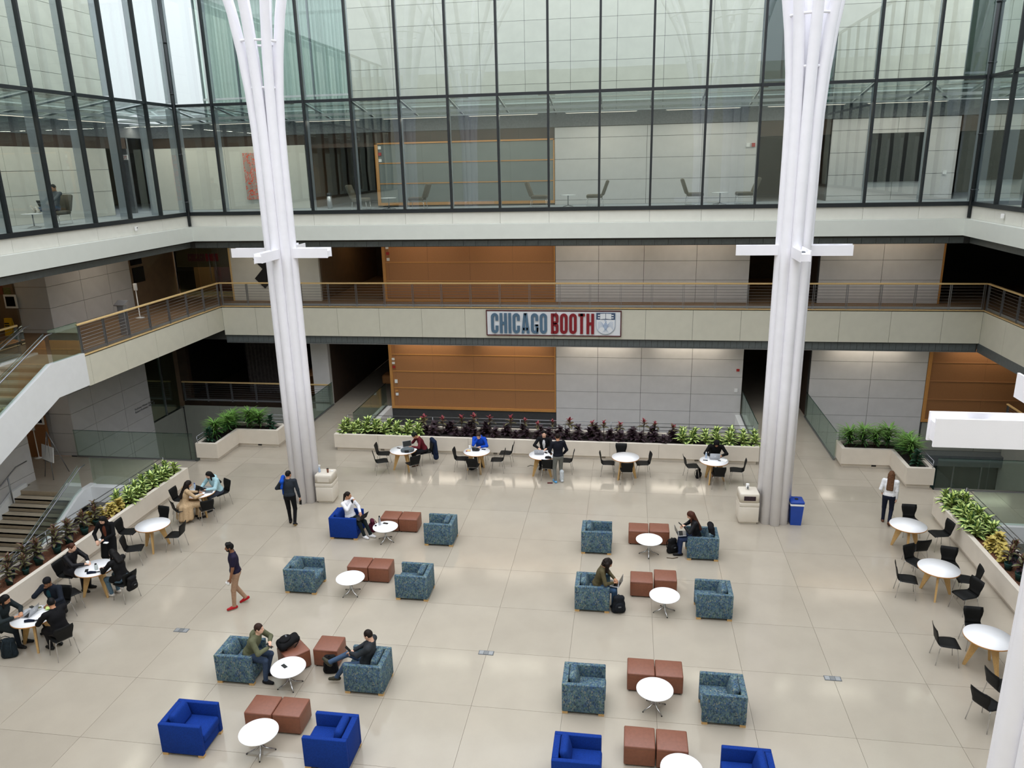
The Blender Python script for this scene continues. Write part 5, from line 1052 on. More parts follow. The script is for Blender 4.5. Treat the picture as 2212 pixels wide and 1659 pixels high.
# ================================================================== PEOPLE
V3 = lambda *a: np.array(a, float)
def unit(v): return v / (np.linalg.norm(v) + 1e-9)
def ik(a, c, l1, l2, pole):
    d = c - a; D = min(np.linalg.norm(d), 0.998 * (l1 + l2)); dr = unit(d); c = a + dr * D; x = (l1 * l1 - l2 * l2 + D * D) / (2 * D); h = math.sqrt(max(0, l1 * l1 - x * x)); pp = pole - dr * pole.dot(dr)
    return a + dr * x + unit(pp) * h, c
def basis(f, up):
    f = unit(f); r = unit(np.cross(f, up)); u = np.cross(r, f); return np.stack([r, f, u])     # rows right, forward, up
class Sdf:
    """smooth union of tapered capsules and ellipsoids, turned into one continuous mesh by surface nets"""
    def __init__(s, h=0.0095): s.p = []; s.cut = []; s.paint = []; s.h = h
    def cone(s, a, b, ra, rb, m, k=0.03): s.p.append(('c', np.array(a, float), np.array(b, float), ra, rb, m, k))
    def ell(s, c, r, m, k=0.03, B=None): s.p.append(('e', np.array(c, float), np.array(r, float), np.eye(3) if B is None else B, None, m, k))
    def dist(s, q, P):
        if q[0] == 'c':
            a, b, ra, rb = q[1:5]; ab = b - a; t = np.clip(((P - a) @ ab) / (ab @ ab + 1e-9), 0, 1); return np.linalg.norm(P - a - t[..., None] * ab, axis=-1) - (ra + (rb - ra) * t)
        c, r, B = q[1:4]; x = (P - c) @ B.T; k0 = np.linalg.norm(x / r, axis=-1); k1 = np.linalg.norm(x / (r * r), axis=-1) + 1e-9; return k0 * (k0 - 1) / k1
    def ext(s, q):
        if q[0] == 'c': r = max(q[3], q[4]); return np.minimum(q[1], q[2]) - r, np.maximum(q[1], q[2]) + r
        r = q[2].max(); return q[1] - r, q[1] + r
    def mesh(s, name, slots):
        h = s.h; E = [s.ext(q) for q in s.p]; lo = np.min([e[0] for e in E], 0) - 3 * h; hi = np.max([e[1] for e in E], 0) + 3 * h
        n = np.ceil((hi - lo) / h).astype(int) + 1; F = np.full(tuple(n), 0.06, np.float32)
        for q, (a, b) in zip(s.p, E):
            i0 = np.maximum(0, ((a - 0.045 - lo) / h).astype(int)); i1 = np.minimum(n, ((b + 0.045 - lo) / h).astype(int) + 2); sl = tuple(slice(i0[k], i1[k]) for k in range(3))
            g = np.stack(np.meshgrid(*[lo[k] + h * np.arange(i0[k], i1[k]) for k in range(3)], indexing='ij'), -1); d = s.dist(q, g).astype(np.float32); f = F[sl]; k = q[6]
            hh = np.clip(0.5 + 0.5 * (f - d) / k, 0, 1); F[sl] = f * (1 - hh) + d * hh - k * hh * (1 - hh)
        for q in s.cut:
            a, b = s.ext(q); i0 = np.clip(((a - lo) / h).astype(int) - 1, 0, n); i1 = np.clip(((b - lo) / h).astype(int) + 2, 0, n)
            if (i1 <= i0).any(): continue
            sl = tuple(slice(i0[k], i1[k]) for k in range(3)); g = np.stack(np.meshgrid(*[lo[k] + h * np.arange(i0[k], i1[k]) for k in range(3)], indexing='ij'), -1); F[sl] = np.maximum(F[sl], -s.dist(q, g))
        S = F < 0; cs = sum(S[i:n[0] - 1 + i, j:n[1] - 1 + j, k:n[2] - 1 + k].astype(np.int8) for i in (0, 1) for j in (0, 1) for k in (0, 1)); act = (cs > 0) & (cs < 8)
        idx = np.argwhere(act); vid = np.full(act.shape, -1, np.int64); vid[act] = np.arange(len(idx)); acc = np.zeros((len(idx), 3)); cnt = np.zeros(len(idx))
        for ax in range(3):
            o1, o2 = [k for k in range(3) if k != ax]
            for da in (0, 1):
                for db in (0, 1):
                    c0 = idx.copy(); c0[:, o1] += da; c0[:, o2] += db; c1 = c0.copy(); c1[:, ax] += 1; f0 = F[tuple(c0.T)]; f1 = F[tuple(c1.T)]; m = (f0 < 0) != (f1 < 0); t = np.where(m, f0 / (f0 - f1 + 1e-12), 0); p = c0.astype(float); p[:, ax] += t; acc[m] += p[m]; cnt[m] += 1
        V = lo + h * acc / np.maximum(cnt, 1)[:, None]; Q = []
        for ax in range(3):
            o1, o2 = [(1, 2), (2, 0), (0, 1)][ax]; a = [slice(None)] * 3; b = [slice(None)] * 3; a[ax] = slice(0, -1); b[ax] = slice(1, None); e = np.argwhere(S[tuple(a)] != S[tuple(b)])
            e = e[(e[:, o1] > 0) & (e[:, o2] > 0) & (e[:, o1] < n[o1] - 1) & (e[:, o2] < n[o2] - 1)]; qd = []
            for d1, d2 in ((-1, -1), (0, -1), (0, 0), (-1, 0)):
                c = e.copy(); c[:, o1] += d1; c[:, o2] += d2; qd.append(vid[tuple(c.T)])
            qd = np.stack(qd, 1); fl = ~S[tuple(e.T)]; qd[fl] = qd[fl][:, ::-1]; Q.append(qd)
        Q = np.concatenate(Q); Q = Q[(Q >= 0).all(1)]
        names = list(slots); best = np.full(len(V), 1e9); mi = np.zeros(len(V), int)
        for q in s.p:
            d = s.dist(q, V); m = d < best; best[m] = d[m]; mi[m] = names.index(q[5])
        for q in s.paint: mi[s.dist(q, V) < 0] = names.index(q[5])
        me = bpy.data.meshes.new(name); me.vertices.add(len(V)); me.vertices.foreach_set('co', V.ravel()); me.loops.add(len(Q) * 4); me.loops.foreach_set('vertex_index', Q.ravel()); me.polygons.add(len(Q)); me.polygons.foreach_set('loop_start', np.arange(len(Q)) * 4)
        fm = np.sort(mi[Q], 1); me.update(calc_edges=True)
        for sname in names: me.materials.append(slots[sname])
        me.polygons.foreach_set('material_index', fm[:, 1]); me.polygons.foreach_set('use_smooth', np.ones(len(Q), bool)); me.update()
        return me
def cmat(c, rough=0.8, var=0.1): return mat('cloth_%d_%d_%d' % c, c, rough, var, 30, spec=0.2)
mat('eye_dark', (30, 24, 22), .4); mat('lip', (150, 88, 80), .5)
def skinm(c): return mat('skin_%d_%d_%d' % c, c, .55, .04, 20, spec=.3)
SK_L, SK_M, SK_D = (222, 178, 152), (190, 140, 108), (134, 92, 66)
BLK, DRK, BRN, AUB = (18, 16, 16), (30, 22, 18), (92, 62, 40), (72, 40, 28)
def person(label, loc, heading, pz=None, py=0.0, lean=5, side=0, yaw=0, pitch=5, fl=(-.1, 0, .085), fr=(.1, 0, .085), flp=0, frp=0, fly=-8, fry=8, hl=(-.27, .06, .80), hr=(.27, .06, .80), el=(-.6, -.7, -.4), er=(.6, -.7, -.4),
           top=(40, 40, 44), bottom=(36, 40, 52), skin=SK_M, hair=BLK, shoe=(30, 30, 30), sole=None, sleeve='long', style='short', coat=0.0, shirt=None, beard=False, sc=1.0, curl=0.5, bulk=1.0, hdl=None, hdr=None, extra=None, hat=None, collar=True, hoodown=False):
    t = thing('person', label, 'person', loc, R_(heading - 90)); t.scale = (sc, sc, sc); sd = Sdf(); pz = 0.93 if pz is None else pz
    ln = R_(lean); u = unit(V3(math.sin(R_(side)), math.sin(ln), math.cos(ln))); f = unit(V3(0, math.cos(ln), -math.sin(ln))); Bt = np.stack([unit(np.cross(f, u)), f, u]); rt = Bt[0]; P = V3(0, py, pz)
    b = bulk
    sd.ell(P + u * .0, (.165 * b, .125 * b, .115), 'bottom', .04, Bt); sd.ell(P + u * .15, (.15 * b, .11 * b, .15), 'top', .05, Bt); sd.ell(P + u * .34, (.172 * b, .118 * b, .19), 'top', .05, Bt)
    if coat == 0: sd.ell(P + u * .06, (.168 * b, .125 * b, .09), 'top', .03, Bt)
    sh = P + u * .475; sL, sR = sh - rt * .172 * b, sh + rt * .172 * b; sd.cone(sL, sR, .062 * b, .062 * b, 'top', .05); sd.cone(P + u * .48, P + u * .56 + f * .012, .06, .052, 'skin', .02)
    # head
    cy_, sy_ = math.cos(R_(yaw)), math.sin(R_(yaw)); hf0 = unit(V3(sy_, cy_, 0)); hf = unit(hf0 * math.cos(R_(pitch)) + V3(0, 0, -math.sin(R_(pitch)))); Bh = basis(hf, V3(0, 0, 1)); hr_, hu = Bh[0], Bh[2]
    nb = P + u * .56 + f * .015; hc = nb + hu * .115 + hf * .022; sd.cone(P + u * .53, nb + hu * .04, .053, .05, 'skin', .02)
    sd.ell(hc, (.073, .092, .11), 'skin', .015, Bh); sd.ell(hc + hf * .03 - hu * .055, (.054, .058, .055), 'skin', .03, Bh); sd.cone(hc + hf * .085 + hu * .012, hc + hf * .104 - hu * .022, .008, .013, 'skin', .012)
    for s in (-1, 1):
        sd.ell(hc + hr_ * .076 * s - hf * .008 - hu * .005, (.011, .02, .03), 'skin', .008, Bh); sd.paint.append(('e', hc + hf * .083 + hr_ * .03 * s + hu * .014, V3(.015, .022, .008), Bh, None, 'eye', 0)); sd.paint.append(('e', hc + hf * .083 + hr_ * .031 * s + hu * .034, V3(.02, .022, .006), Bh, None, 'hairp', 0))
    sd.paint.append(('e', hc + hf * .084 - hu * .055, V3(.024, .025, .008), Bh, None, 'lip', 0))
    if beard: sd.paint.append(('e', hc + hf * .05 - hu * .085, V3(.085, .075, .05), Bh, None, 'hairp', 0)); sd.paint.append(('e', hc + hf * .1 - hu * .04, V3(.03, .03, .009), Bh, None, 'hairp', 0)); sd.paint.append(('e', hc - hu * .05 + hf * .02, V3(.09, .03, .05), Bh, None, 'hairp', 0))
    # arms and hands
    W = []
    for s, S0, tg, pole, hd in ((-1, sL, hl, el, hdl), (1, sR, hr, er, hdr)):
        S1 = S0 + rt * .012 * s; E_, Wr = ik(S1, V3(*tg), .285, .255, V3(*pole)); W.append(Wr)
        if sleeve == 'long': sd.cone(S1, E_, .057 * b, .049 * b, 'top', .03); sd.cone(E_, E_ + (Wr - E_) * .93, .048 * b, .037 * b, 'top', .02); sd.cone(E_, Wr, .034, .027, 'skin', .01)
        else: Mp = S1 + (E_ - S1) * .62; sd.cone(S1, Mp, .06 * b, .056 * b, 'top', .03); sd.cone(Mp - (E_ - S1) * .1, E_, .043, .038, 'skin', .01); sd.cone(E_, Wr, .038, .027, 'skin', .015)
        d = unit(Wr - E_) if hd is None else unit(V3(*hd)); dn = V3(0, 0, -1) if abs(d[2]) < .8 else V3(-s, 0, 0); ac = unit(np.cross(d, dn)); pn = np.cross(ac, d); pn = pn if pn.dot(dn) > 0 else -pn; inw = ac * (1 if ac[0] * -s > 0 else -1)
        pc = Wr + d * .045; sd.ell(pc, (.04, .048, .019), 'skin', .012, np.stack([ac, d, pn])); kb = Wr + d * .08
        for q, L in zip((-1.5, -.5, .5, 1.5), (.068, .076, .078, .064) if inw.dot(ac) > 0 else (.064, .078, .076, .068)):
            k0 = kb + ac * q * .0195; d1 = unit(d * math.cos(curl) + pn * math.sin(curl)); k1 = k0 + d1 * L * .55; d2 = unit(d * math.cos(curl * 2.2) + pn * math.sin(curl * 2.2)); sd.cone(k0 - d * .01, k1, .0098, .009, 'skin', .005); sd.cone(k1, k1 + d2 * L * .5, .009, .0078, 'skin', .004)
        tb = Wr + d * .03 + inw * .028; t1 = tb + unit(d * .6 + inw * .7 + pn * .35) * .036; sd.cone(tb, t1, .012, .0105, 'skin', .008); sd.cone(t1, t1 + unit(d * .85 + inw * .15 + pn * .5) * .03, .0105, .009, 'skin', .004)
    # legs and shoes
    for s, A, fp, fyaw in ((-1, fl, flp, fly), (1, fr, frp, fry)):
        H_ = P + V3(.092 * s, 0, -.02); K_, A_ = ik(H_, V3(*A), .43, .415, V3(.1 * s, 1, .35 if pz < .8 else 0)); sd.cone(H_, K_, .088 * b, .064, 'bottom', .03); sd.cone(K_, A_ + V3(0, 0, -.0) + (K_ - A_) * .04, .061, .047, 'bottom', .02)
        a = R_(fyaw); fd = V3(-math.sin(-a), math.cos(a), 0); fd = unit(fd * math.cos(R_(fp)) + V3(0, 0, -math.sin(R_(fp)))); up = unit(V3(0, 0, 1) - fd * fd[2]); he = A_ - fd * .045 - up * .043; to = A_ + fd * .155 - up * .05
        sd.cone(A_ - up * .01, A_ - up * .05, .042, .042, 'shoe', .015); sd.cone(he, A_ + fd * .07 - up * .042, .04, .042, 'shoe', .02); sd.cone(A_ + fd * .05 - up * .045, to, .042, .034, 'shoe', .02)
        if sole: sd.paint.append(('e', A_ + fd * .06 - up * .085, V3(.07, .19, .027), basis(fd, up), None, 'sole', 0))
        if coat > 0:
            e = H_ + (K_ - H_) * min(1, coat / .43); rc = .112 if pz > .8 else .097; sd.cone(H_ + V3(0, 0, .05), e, rc, rc, 'top', .05)
            if coat > .43: sd.cone(e, e + V3(-.02 * s, 0, -(coat - .43)), .115, .12, 'top', .06)
    if collar:
        for an in range(0, 360, 45): ca, sa = math.cos(R_(an)), math.sin(R_(an)); c0 = P + u * .515 + rt * ca * .062 + f * (sa * .062 + .0); sd.ell(c0, (.026, .026, .03), 'top', .02)
    if hoodown: sd.ell(P + u * .50 - f * .085, (.11, .06, .075), 'top', .03, Bt); sd.ell(P + u * .55 - f * .06, (.085, .04, .05), 'top', .02, Bt)
    if shirt: sd.paint.append(('e', P + u * .34 + f * .13, V3(.055, .06, .2), Bt, None, 'shirt', 0))
    if extra: extra(sd, P, u, f, rt)
    hm = cmat(hair, .6, .3); slots = {'top': cmat(top), 'bottom': cmat(bottom), 'skin': skinm(skin), 'shoe': cmat(shoe, .5), 'eye': MATS['eye_dark'], 'lip': MATS['lip'], 'hairp': hm, 'sole': cmat(sole or (200, 200, 200)), 'shirt': cmat(shirt or (200, 200, 200))}
    link('body', sd.mesh('body', slots), t)
    # hair, hood or cap
    hs = Sdf(); face = ('e', hc + hf * .085 - hu * .03, V3(.072, .07, .082), Bh, None, 'x', 0)
    if style == 'hood':
        hs.ell(hc - hf * .01 + hu * .01, (.105, .12, .14), 'h', .03, Bh); hs.cone(hc - hu * .1 - hf * .02, P + u * .5, .09, .1, 'h', .04); hs.cut.append(('e', hc + hf * .11 - hu * .03, V3(.07, .08, .1), Bh, None, 'x', 0)); link('hood', hs.mesh('hood', {'h': cmat(top)}), t); return t
    hs.ell(hc + hu * .022 - hf * .012, (.081, .096, .1), 'h', .02, Bh); hs.cut.append(face); hs.cut.append(('e', hc - hu * .14 + hf * .05, V3(.09, .1, .09), Bh, None, 'x', 0))
    if style in ('curly',):
        r = random.Random(3)
        for k in range(40): v = unit(V3(r.gauss(0, 1), r.gauss(-.5, .8), r.gauss(.1, 1))); c = hc + (hr_ * v[0] * .085 + hf * (v[1] * .095 - .02) + hu * (v[2] * .12 - .02)); hs.ell(c, (.032, .032, .032), 'h', .01)
        for s in (-1, 1): hs.cone(hc - hf * .02 + hr_ * .085 * s, hc - hf * .03 + hr_ * .09 * s - V3(0, 0, .2), .05, .04, 'h', .02)
        hs.cone(hc - hf * .07, hc - hf * .08 - V3(0, 0, .2), .07, .06, 'h', .02)
    if style == 'quiff':
        r = random.Random(5)
        for k in range(22): v = V3(r.uniform(-1, 1), r.uniform(-.6, 1), 0); hs.ell(hc + hr_ * v[0] * .055 + hf * v[1] * .06 + hu * .1, (.026, .026, .026), 'h', .012)
    if style in ('long', 'tied'):
        for s in (-1, 0, 1): hs.cone(hc - hf * (.05 if s else .075) + hr_ * .045 * s, P + u * (.24 if style == 'long' else .44) - f * .125 * b + rt * .06 * s, .05, .038, 'h', .03)
        for s in (-1, 1): hs.cone(hc + hr_ * .07 * s - hf * .03, hc + hr_ * .085 * s - hf * .02 - V3(0, 0, .17), .028, .024, 'h', .02)
    if style == 'pony': hs.cone(hc - hf * .1 + hu * .02, hc - hf * .14 - V3(0, 0, .2), .034, .022, 'h', .02)
    if style == 'bun': hs.ell(hc - hf * .105 + hu * .02, (.045, .04, .045), 'h', .02)
    link('hair', hs.mesh('hair', {'h': hm}), t)
    if hat:
        hh = Sdf(); hh.ell(hc + hu * .055 - hf * .008, (.088, .103, .078), 'h', .02, Bh); hh.cut.append(('e', hc - hu * .06, V3(.12, .14, .085), Bh, None, 'x', 0)); link('cap', hh.mesh('cap', {'h': cmat(hat)}), t)
    return t
SEAT = 0.555            # pelvis height on a cafe chair
def sit(kn=.42, w_=.1, drop=0): return dict(fl=(-w_, kn, .085), fr=(w_, kn, .085))
TBL = dict(hl=(-.15, .50, .785), hr=(.15, .50, .785), el=(-.8, -.2, -.6), er=(.8, -.2, -.6))
person('person in a maroon sweater and dark beanie bent over a laptop', (1.25, 1.83, 0), 214, SEAT, lean=24, pitch=38, **sit(.36), **TBL, top=(92, 26, 36), bottom=(24, 24, 28), skin=SK_M, hair=BLK, hat=(26, 34, 28), shirt=(220, 220, 220), shoe=(70, 44, 30))
person('person in a royal blue hoodie leaning the chin on one hand', (3.27, 2.1, 0), 270, SEAT, lean=22, pitch=34, **sit(.3), hl=(-.1, .46, .785), hr=(.03, .33, 1.02), el=(-.8, -.2, -.6), er=(.7, .5, -1), top=(18, 72, 186), bottom=(30, 32, 40), skin=SK_L, hair=(58, 44, 36), bulk=1.05, hoodown=True)
person('young man in a black coat and glasses seated at the third back table', (5.6, 2.08, 0), 268, SEAT, lean=8, pitch=-2, yaw=-8, **sit(.33), hl=(-.14, .40, .79), hr=(.16, .40, .79), el=(-.9, -.1, -.5), er=(.9, -.1, -.5), top=(18, 18, 22), bottom=(22, 24, 32), skin=SK_L, hair=BLK, style='quiff', shirt=(225, 225, 228), bulk=1.08)
def tails(sd, P, u, f, rt):
    for x, y in ((.17, .1), (.2, -.06), (.1, -.16), (-.08, -.17), (-.18, -.06)): sd.cone((x, y + .04, .52), (x * 1.15, y, .16), .07, .085, 'top', .07)
def boot(sd, P, u, f, rt): sd.cone((.12, -.02, .12), (.12, -.01, .36), .068, .074, 'sole', .02); sd.cone((.12, -.05, .05), (.135, .17, .045), .055, .045, 'sole', .02)
person('person standing in a navy jacket and grey trousers with an orthopaedic boot', (6.22, .62, 0), 112, None, lean=4, pitch=12, yaw=15, fl=(-.11, -.03, .085), fr=(.12, 0, .085), hl=(-.2, .22, 1.0), hr=(.24, .16, .95), top=(18, 20, 30), bottom=(110, 112, 108), skin=SK_M, hair=DRK, shoe=(90, 160, 210), sole=(196, 202, 206), bulk=1.08, extra=boot)
person('person in a black hoodie with the hood up working on a silver laptop', (11.5, 2.02, 0), 270, SEAT, lean=20, pitch=40, **sit(.32, .06), hl=(-.17, .46, .785), hr=(.17, .46, .785), el=(-.9, -.2, -.5), er=(.9, -.2, -.5), top=(15, 15, 17), bottom=(18, 18, 22), skin=SK_M, style='hood', shoe=(130, 88, 56), shirt=None, bulk=1.12)
person('man in a charcoal shirt walking away with a blue garment over his shoulder', (-1.53, -3.38, 0), 100, .95, lean=3, yaw=25, pitch=4, fl=(-.09, .12, .085), fr=(.1, -.1, .12), frp=28, hl=(-.2, .2, 1.12), hr=(.3, .02, .86), el=(-1, -.6, -.3), top=(42, 48, 56), bottom=(14, 14, 18), skin=SK_M, hair=BLK, style='short', shoe=(20, 20, 24), sole=(196, 160, 90), bulk=1.05)
person('bearded man in a navy polo shirt and tan trousers walking with a paper cup', (-.97, -7.76, 0), 215, .94, lean=2, yaw=10, pitch=3, fl=(-.11, .14, .09), fr=(.1, -.16, .13), frp=24, hl=(-.24, .17, .83), hr=(.27, -.1, .86), el=(-.6, -1, -.2), top=(34, 30, 52), bottom=(166, 134, 110), skin=SK_D, hair=BLK, style='quiff', beard=True, shoe=(168, 24, 32), sole=(214, 206, 196), sleeve='short', bulk=1.06, collar=True)
person('woman in a white sweater drinking in the blue armchair', (.5, -3.78, 0), -22, .555, lean=-8, pitch=2, yaw=-25, fl=(-.12, .62, .085), fr=(.02, .5, .085), hl=(-.1, .30, .72), hr=(.1, .19, 1.10), el=(-.9, -.2, -.4), er=(1, .2, -.8), top=(226, 226, 230), bottom=(28, 38, 40), skin=SK_M, hair=DRK, style='pony', shoe=(232, 232, 234), bulk=1.05)
person('man in an olive hooded jacket leaning forward in the patterned armchair', (.62, -10.28, 0), 2, .55, lean=26, pitch=4, yaw=0, fl=(-.02, .34, .085), fr=(.24, .42, .085), hl=(-.08, .45, .80), hr=(.06, .46, .74), el=(-.9, .1, -.6), er=(.9, .1, -.6), top=(98, 100, 76), bottom=(52, 66, 88), skin=SK_L, hair=(52, 34, 28), shoe=(24, 24, 28), bulk=1.12, hoodown=True)
person('man in a dark grey jacket reading a phone with one ankle on his knee', (3.2, -10.25, 0), 180, .53, lean=-16, pitch=16, yaw=8, fl=(-.04, .66, .14), fr=(-.06, .78, .5), frp=-30, fry=20, hl=(-.06, .30, .76), hr=(.1, .28, .72), el=(-.9, -.1, -.5), er=(.9, -.1, -.5), top=(46, 50, 54), bottom=(64, 84, 110), skin=SK_L, hair=DRK, shoe=(58, 56, 44), sole=(214, 210, 200), bulk=1.08)
person('long-haired woman in black reading a phone with a laptop on her knees', (10.42, -3.95, 0), 180, .55, lean=10, pitch=34, fl=(-.09, .44, .085), fr=(.09, .5, .085), hl=(-.08, .34, .86), hr=(.1, .36, .82), el=(-.9, -.2, -.5), er=(.9, -.2, -.5), top=(20, 20, 24), bottom=(42, 54, 84), skin=SK_L, hair=AUB, style='long', shoe=(22, 22, 24))
person('curly-haired woman in an olive shirt typing on a laptop in the patterned armchair', (7.82, -6.72, 0), -4, .55, lean=18, pitch=36, yaw=-4, fl=(-.09, .46, .085), fr=(.09, .42, .085), hl=(-.1, .42, .70), hr=(.1, .40, .70), el=(-.9, -.2, -.5), er=(.9, -.2, -.5), top=(86, 78, 54), bottom=(56, 82, 112), skin=SK_M, hair=DRK, style='curly', shoe=(40, 40, 44))
person('long-haired woman in a white jacket and navy trousers walking away', (16.05, -1.5, 0), 70, .93, lean=7, pitch=8, yaw=0, fl=(-.09, .16, .085), fr=(.09, -.15, .15), frp=38, hl=(-.2, .16, .98), hr=(.21, .05, .84), el=(-.35, -1, -.3), er=(.3, -1, -.2), top=(232, 232, 234), bottom=(24, 30, 48), skin=SK_L, hair=BRN, style='long', shoe=(92, 60, 44), sc=.96)
person('woman in a light blue puffer coat writing at the far left table', (-4.44, -2.36, 0), 242, SEAT, lean=18, pitch=30, **sit(.36), **TBL, top=(170, 206, 214), bottom=(60, 66, 80), skin=SK_L, hair=BLK, style='long', bulk=1.16, hoodown=True)
person('woman in a tan trench coat with long dark hair seen from behind', (-4.95, -3.52, 0), 48, SEAT, lean=14, pitch=24, yaw=10, **sit(.38), **TBL, top=(196, 168, 132), bottom=(196, 168, 132), skin=SK_M, hair=DRK, style='long', coat=.4, shoe=(40, 34, 30), bulk=1.05, extra=tails)
person('woman standing in a long black coat and brown blouse beside the left planter', (-5.3, -6.5, 0), 278, None, lean=2, pitch=30, yaw=6, hl=(-.05, .28, 1.08), hr=(.16, .28, 1.04), el=(-.9, -.3, -.4), er=(.9, -.3, -.4), fl=(-.09, 0, .085), fr=(.09, .03, .085), top=(16, 16, 18), bottom=(28, 34, 52), skin=SK_L, hair=BLK, style='long', coat=.42, shirt=(104, 56, 38), sc=.98)
person('woman in a black jacket with auburn hair holding a white cup at the tumbler table', (-5.72, -7.52, 0), -2, SEAT, lean=12, pitch=10, yaw=-10, **sit(.38), hl=(-.08, .50, .80), hr=(.08, .50, .80), el=(-.9, -.2, -.5), er=(.9, -.2, -.5), top=(20, 20, 24), bottom=(20, 20, 24), skin=SK_L, hair=AUB, style='bun', coat=.25, bulk=1.1)
person('woman in a black jacket with dark hair seen from behind at the tumbler table', (-4.1, -7.72, 0), 168, SEAT, lean=14, pitch=18, yaw=0, **sit(.36), **TBL, top=(18, 18, 20), bottom=(90, 116, 134), skin=SK_L, hair=BLK, style='tied', shoe=(226, 220, 212), coat=.2, bulk=1.08)
person('person in a dark green jacket typing on a laptop at the left edge', (-5.62, -9.93, 0), 3, SEAT, lean=16, pitch=24, yaw=-10, **sit(.42), hl=(-.1, .46, .80), hr=(.12, .44, .80), el=(-.9, -.2, -.5), er=(.9, -.2, -.5), top=(34, 42, 44), bottom=(28, 36, 44), skin=SK_M, hair=BLK, style='tied', coat=.35, bulk=1.12)
person('person in a dark jacket, teal shirt and black cap eating', (-4.95, -8.98, 0), 272, SEAT, lean=12, pitch=14, yaw=-15, **sit(.36), hl=(-.18, .44, .79), hr=(.06, .24, 1.08), el=(-.9, -.2, -.5), er=(1, .2, -.7), top=(24, 30, 40), bottom=(24, 26, 34), skin=SK_D, hair=BLK, hat=(18, 18, 22), shirt=(30, 70, 80), bulk=1.14)
person('person in a black coat seen from behind at the left edge table', (-4.02, -10.02, 0), 158, SEAT, lean=16, pitch=14, yaw=15, **sit(.38), **TBL, top=(15, 15, 18), bottom=(20, 20, 24), skin=SK_M, hair=BLK, coat=.4, bulk=1.16)
person('man in a grey shirt resting his feet on a table behind the left glass', (-10.55, .3, Z3), 270, .55, lean=-14, pitch=14, yaw=0, fl=(-.08, .95, .52), fr=(.06, 1.0, .55), flp=-60, frp=-60, hl=(-.12, .36, .72), hr=(.12, .36, .72), top=(84, 90, 96), bottom=(60, 84, 110), skin=SK_M, hair=BLK, shoe=(206, 196, 180), sole=(236, 232, 222))

# ================================================================== THINGS ON TABLES, LAPS AND FLOOR
def laptop(label, loc, rz, m='alu', sc=1.0, ang=108, tilt=0):
    """opens towards local -Y; the screen stands at +Y"""
    t = thing('laptop', label, 'laptop', loc, R_(rz)); t.scale = (sc,) * 3; t.rotation_euler = (R_(tilt), 0, R_(rz))
    MB().rbox(-.16, .16, -.11, .11, 0, .014, .004, seg=1, smooth=False).build('base', m, t); MB().box(-.14, .14, -.02, .085, .014, .0155).build('keyboard', 'black_matte', t)
    q = MB().rbox(-.16, .16, -.008, 0, 0, .215, .003, seg=1, smooth=False, mi=0); q.box(-.15, .15, -.0095, -.0082, .012, .205, 1); q.xf(Matrix.Translation((0, .112, .012)) @ Matrix.Rotation(R_(90 - ang), 4, 'X')); q.build('screen', [m, 'screen_dark'], t)
    lg = MB().lathe([(.016, 0), (.016, .001), (0, .001)], 10); lg.xf(Matrix.Translation((0, .112, .012)) @ Matrix.Rotation(R_(90 - ang), 4, 'X') @ Matrix.Translation((0, 0.0005, .11)) @ Matrix.Rotation(R_(-90), 4, 'X')).build('lid_mark', 'paper_white' if m != 'black_matte' else 'grey_matte', t)
    return t
def phone(label, loc, rz=0, m='screen_dark', tilt=0):
    t = thing('phone', label, 'phone', loc); t.rotation_euler = (R_(tilt), 0, R_(rz)); MB().rbox(-.038, .038, -.076, .076, 0, .009, .003, seg=1, smooth=False).build('body', 'black_matte', t); MB().box(-.034, .034, -.07, .07, .009, .0095).build('screen', m, t)
def cup(label, loc, m='paper_white', h=.11, r=.04, lid='white_plastic', tilt=0):
    t = thing('cup', label, 'cup', loc); t.rotation_euler = (R_(tilt), 0, 0); MB().lathe([(r * .72, 0), (r, h), (r * .93, h), (r * .8, h * .4), (0, h * .4)], 18).build('body', m, t)
    if lid: MB().lathe([(r * 1.05, h - .004), (r * 1.02, h + .012), (r * .8, h + .018), (0, h + .018)], 18).build('lid', lid, t)
def bottle(label, loc, m='alu', h=.24, r=.036, cap='black_matte', tilt=0):
    t = thing('bottle', label, 'bottle', loc); MB().lathe([(r * .9, 0), (r, .01), (r, h * .72), (r * .55, h * .84), (r * .5, h * .88)], 16).build('body', m, t); MB().lathe([(r * .62, h * .87), (r * .62, h), (0, h)], 14).build('cap', cap, t)
def backpack(label, loc, rz, c=(20, 20, 22), sc=1.0, tilt=(0, 0), h=.46):
    t = thing('backpack', label, 'backpack', loc); t.rotation_euler = (R_(tilt[0]), R_(tilt[1]), R_(rz)); t.scale = (sc,) * 3; m = cmat(c, .75, .2)
    s = Sdf(.012); s.ell((0, 0, h * .42), (.16, .1, h * .43), 'm', .04); s.cone((-.09, 0, .07), (.09, 0, .07), .085, .085, 'm', .05); s.cone((-.07, 0, h * .82), (.07, 0, h * .82), .07, .07, 'm', .05); link('body', s.mesh('body', {'m': m}), t)
    s = Sdf(.012); s.ell((0, -.095, .17), (.12, .045, .13), 'm', .02); link('front_pocket', s.mesh('front_pocket', {'m': m}), t); MB().box(-.035, .035, -.143, -.138, .2, .23).build('badge', 'grey_matte', t)
    for x in (-.08, .08): MB().tube([(x, .08, h * .85), (x * 1.2, .15, h * .6), (x * 1.3, .13, h * .3), (x, .08, .06)], .016, 6, flat=.5).build('strap', m, t)
    MB().tube([(-.04, .04, h * .9), (0, .04, h * .99), (.04, .04, h * .9)], .01, 6).build('handle', m, t)
    return t
ZT_ = .743
laptop('silver laptop in front of the person in maroon', (.78, 1.4, ZT_), 30, 'alu', 1, 112)
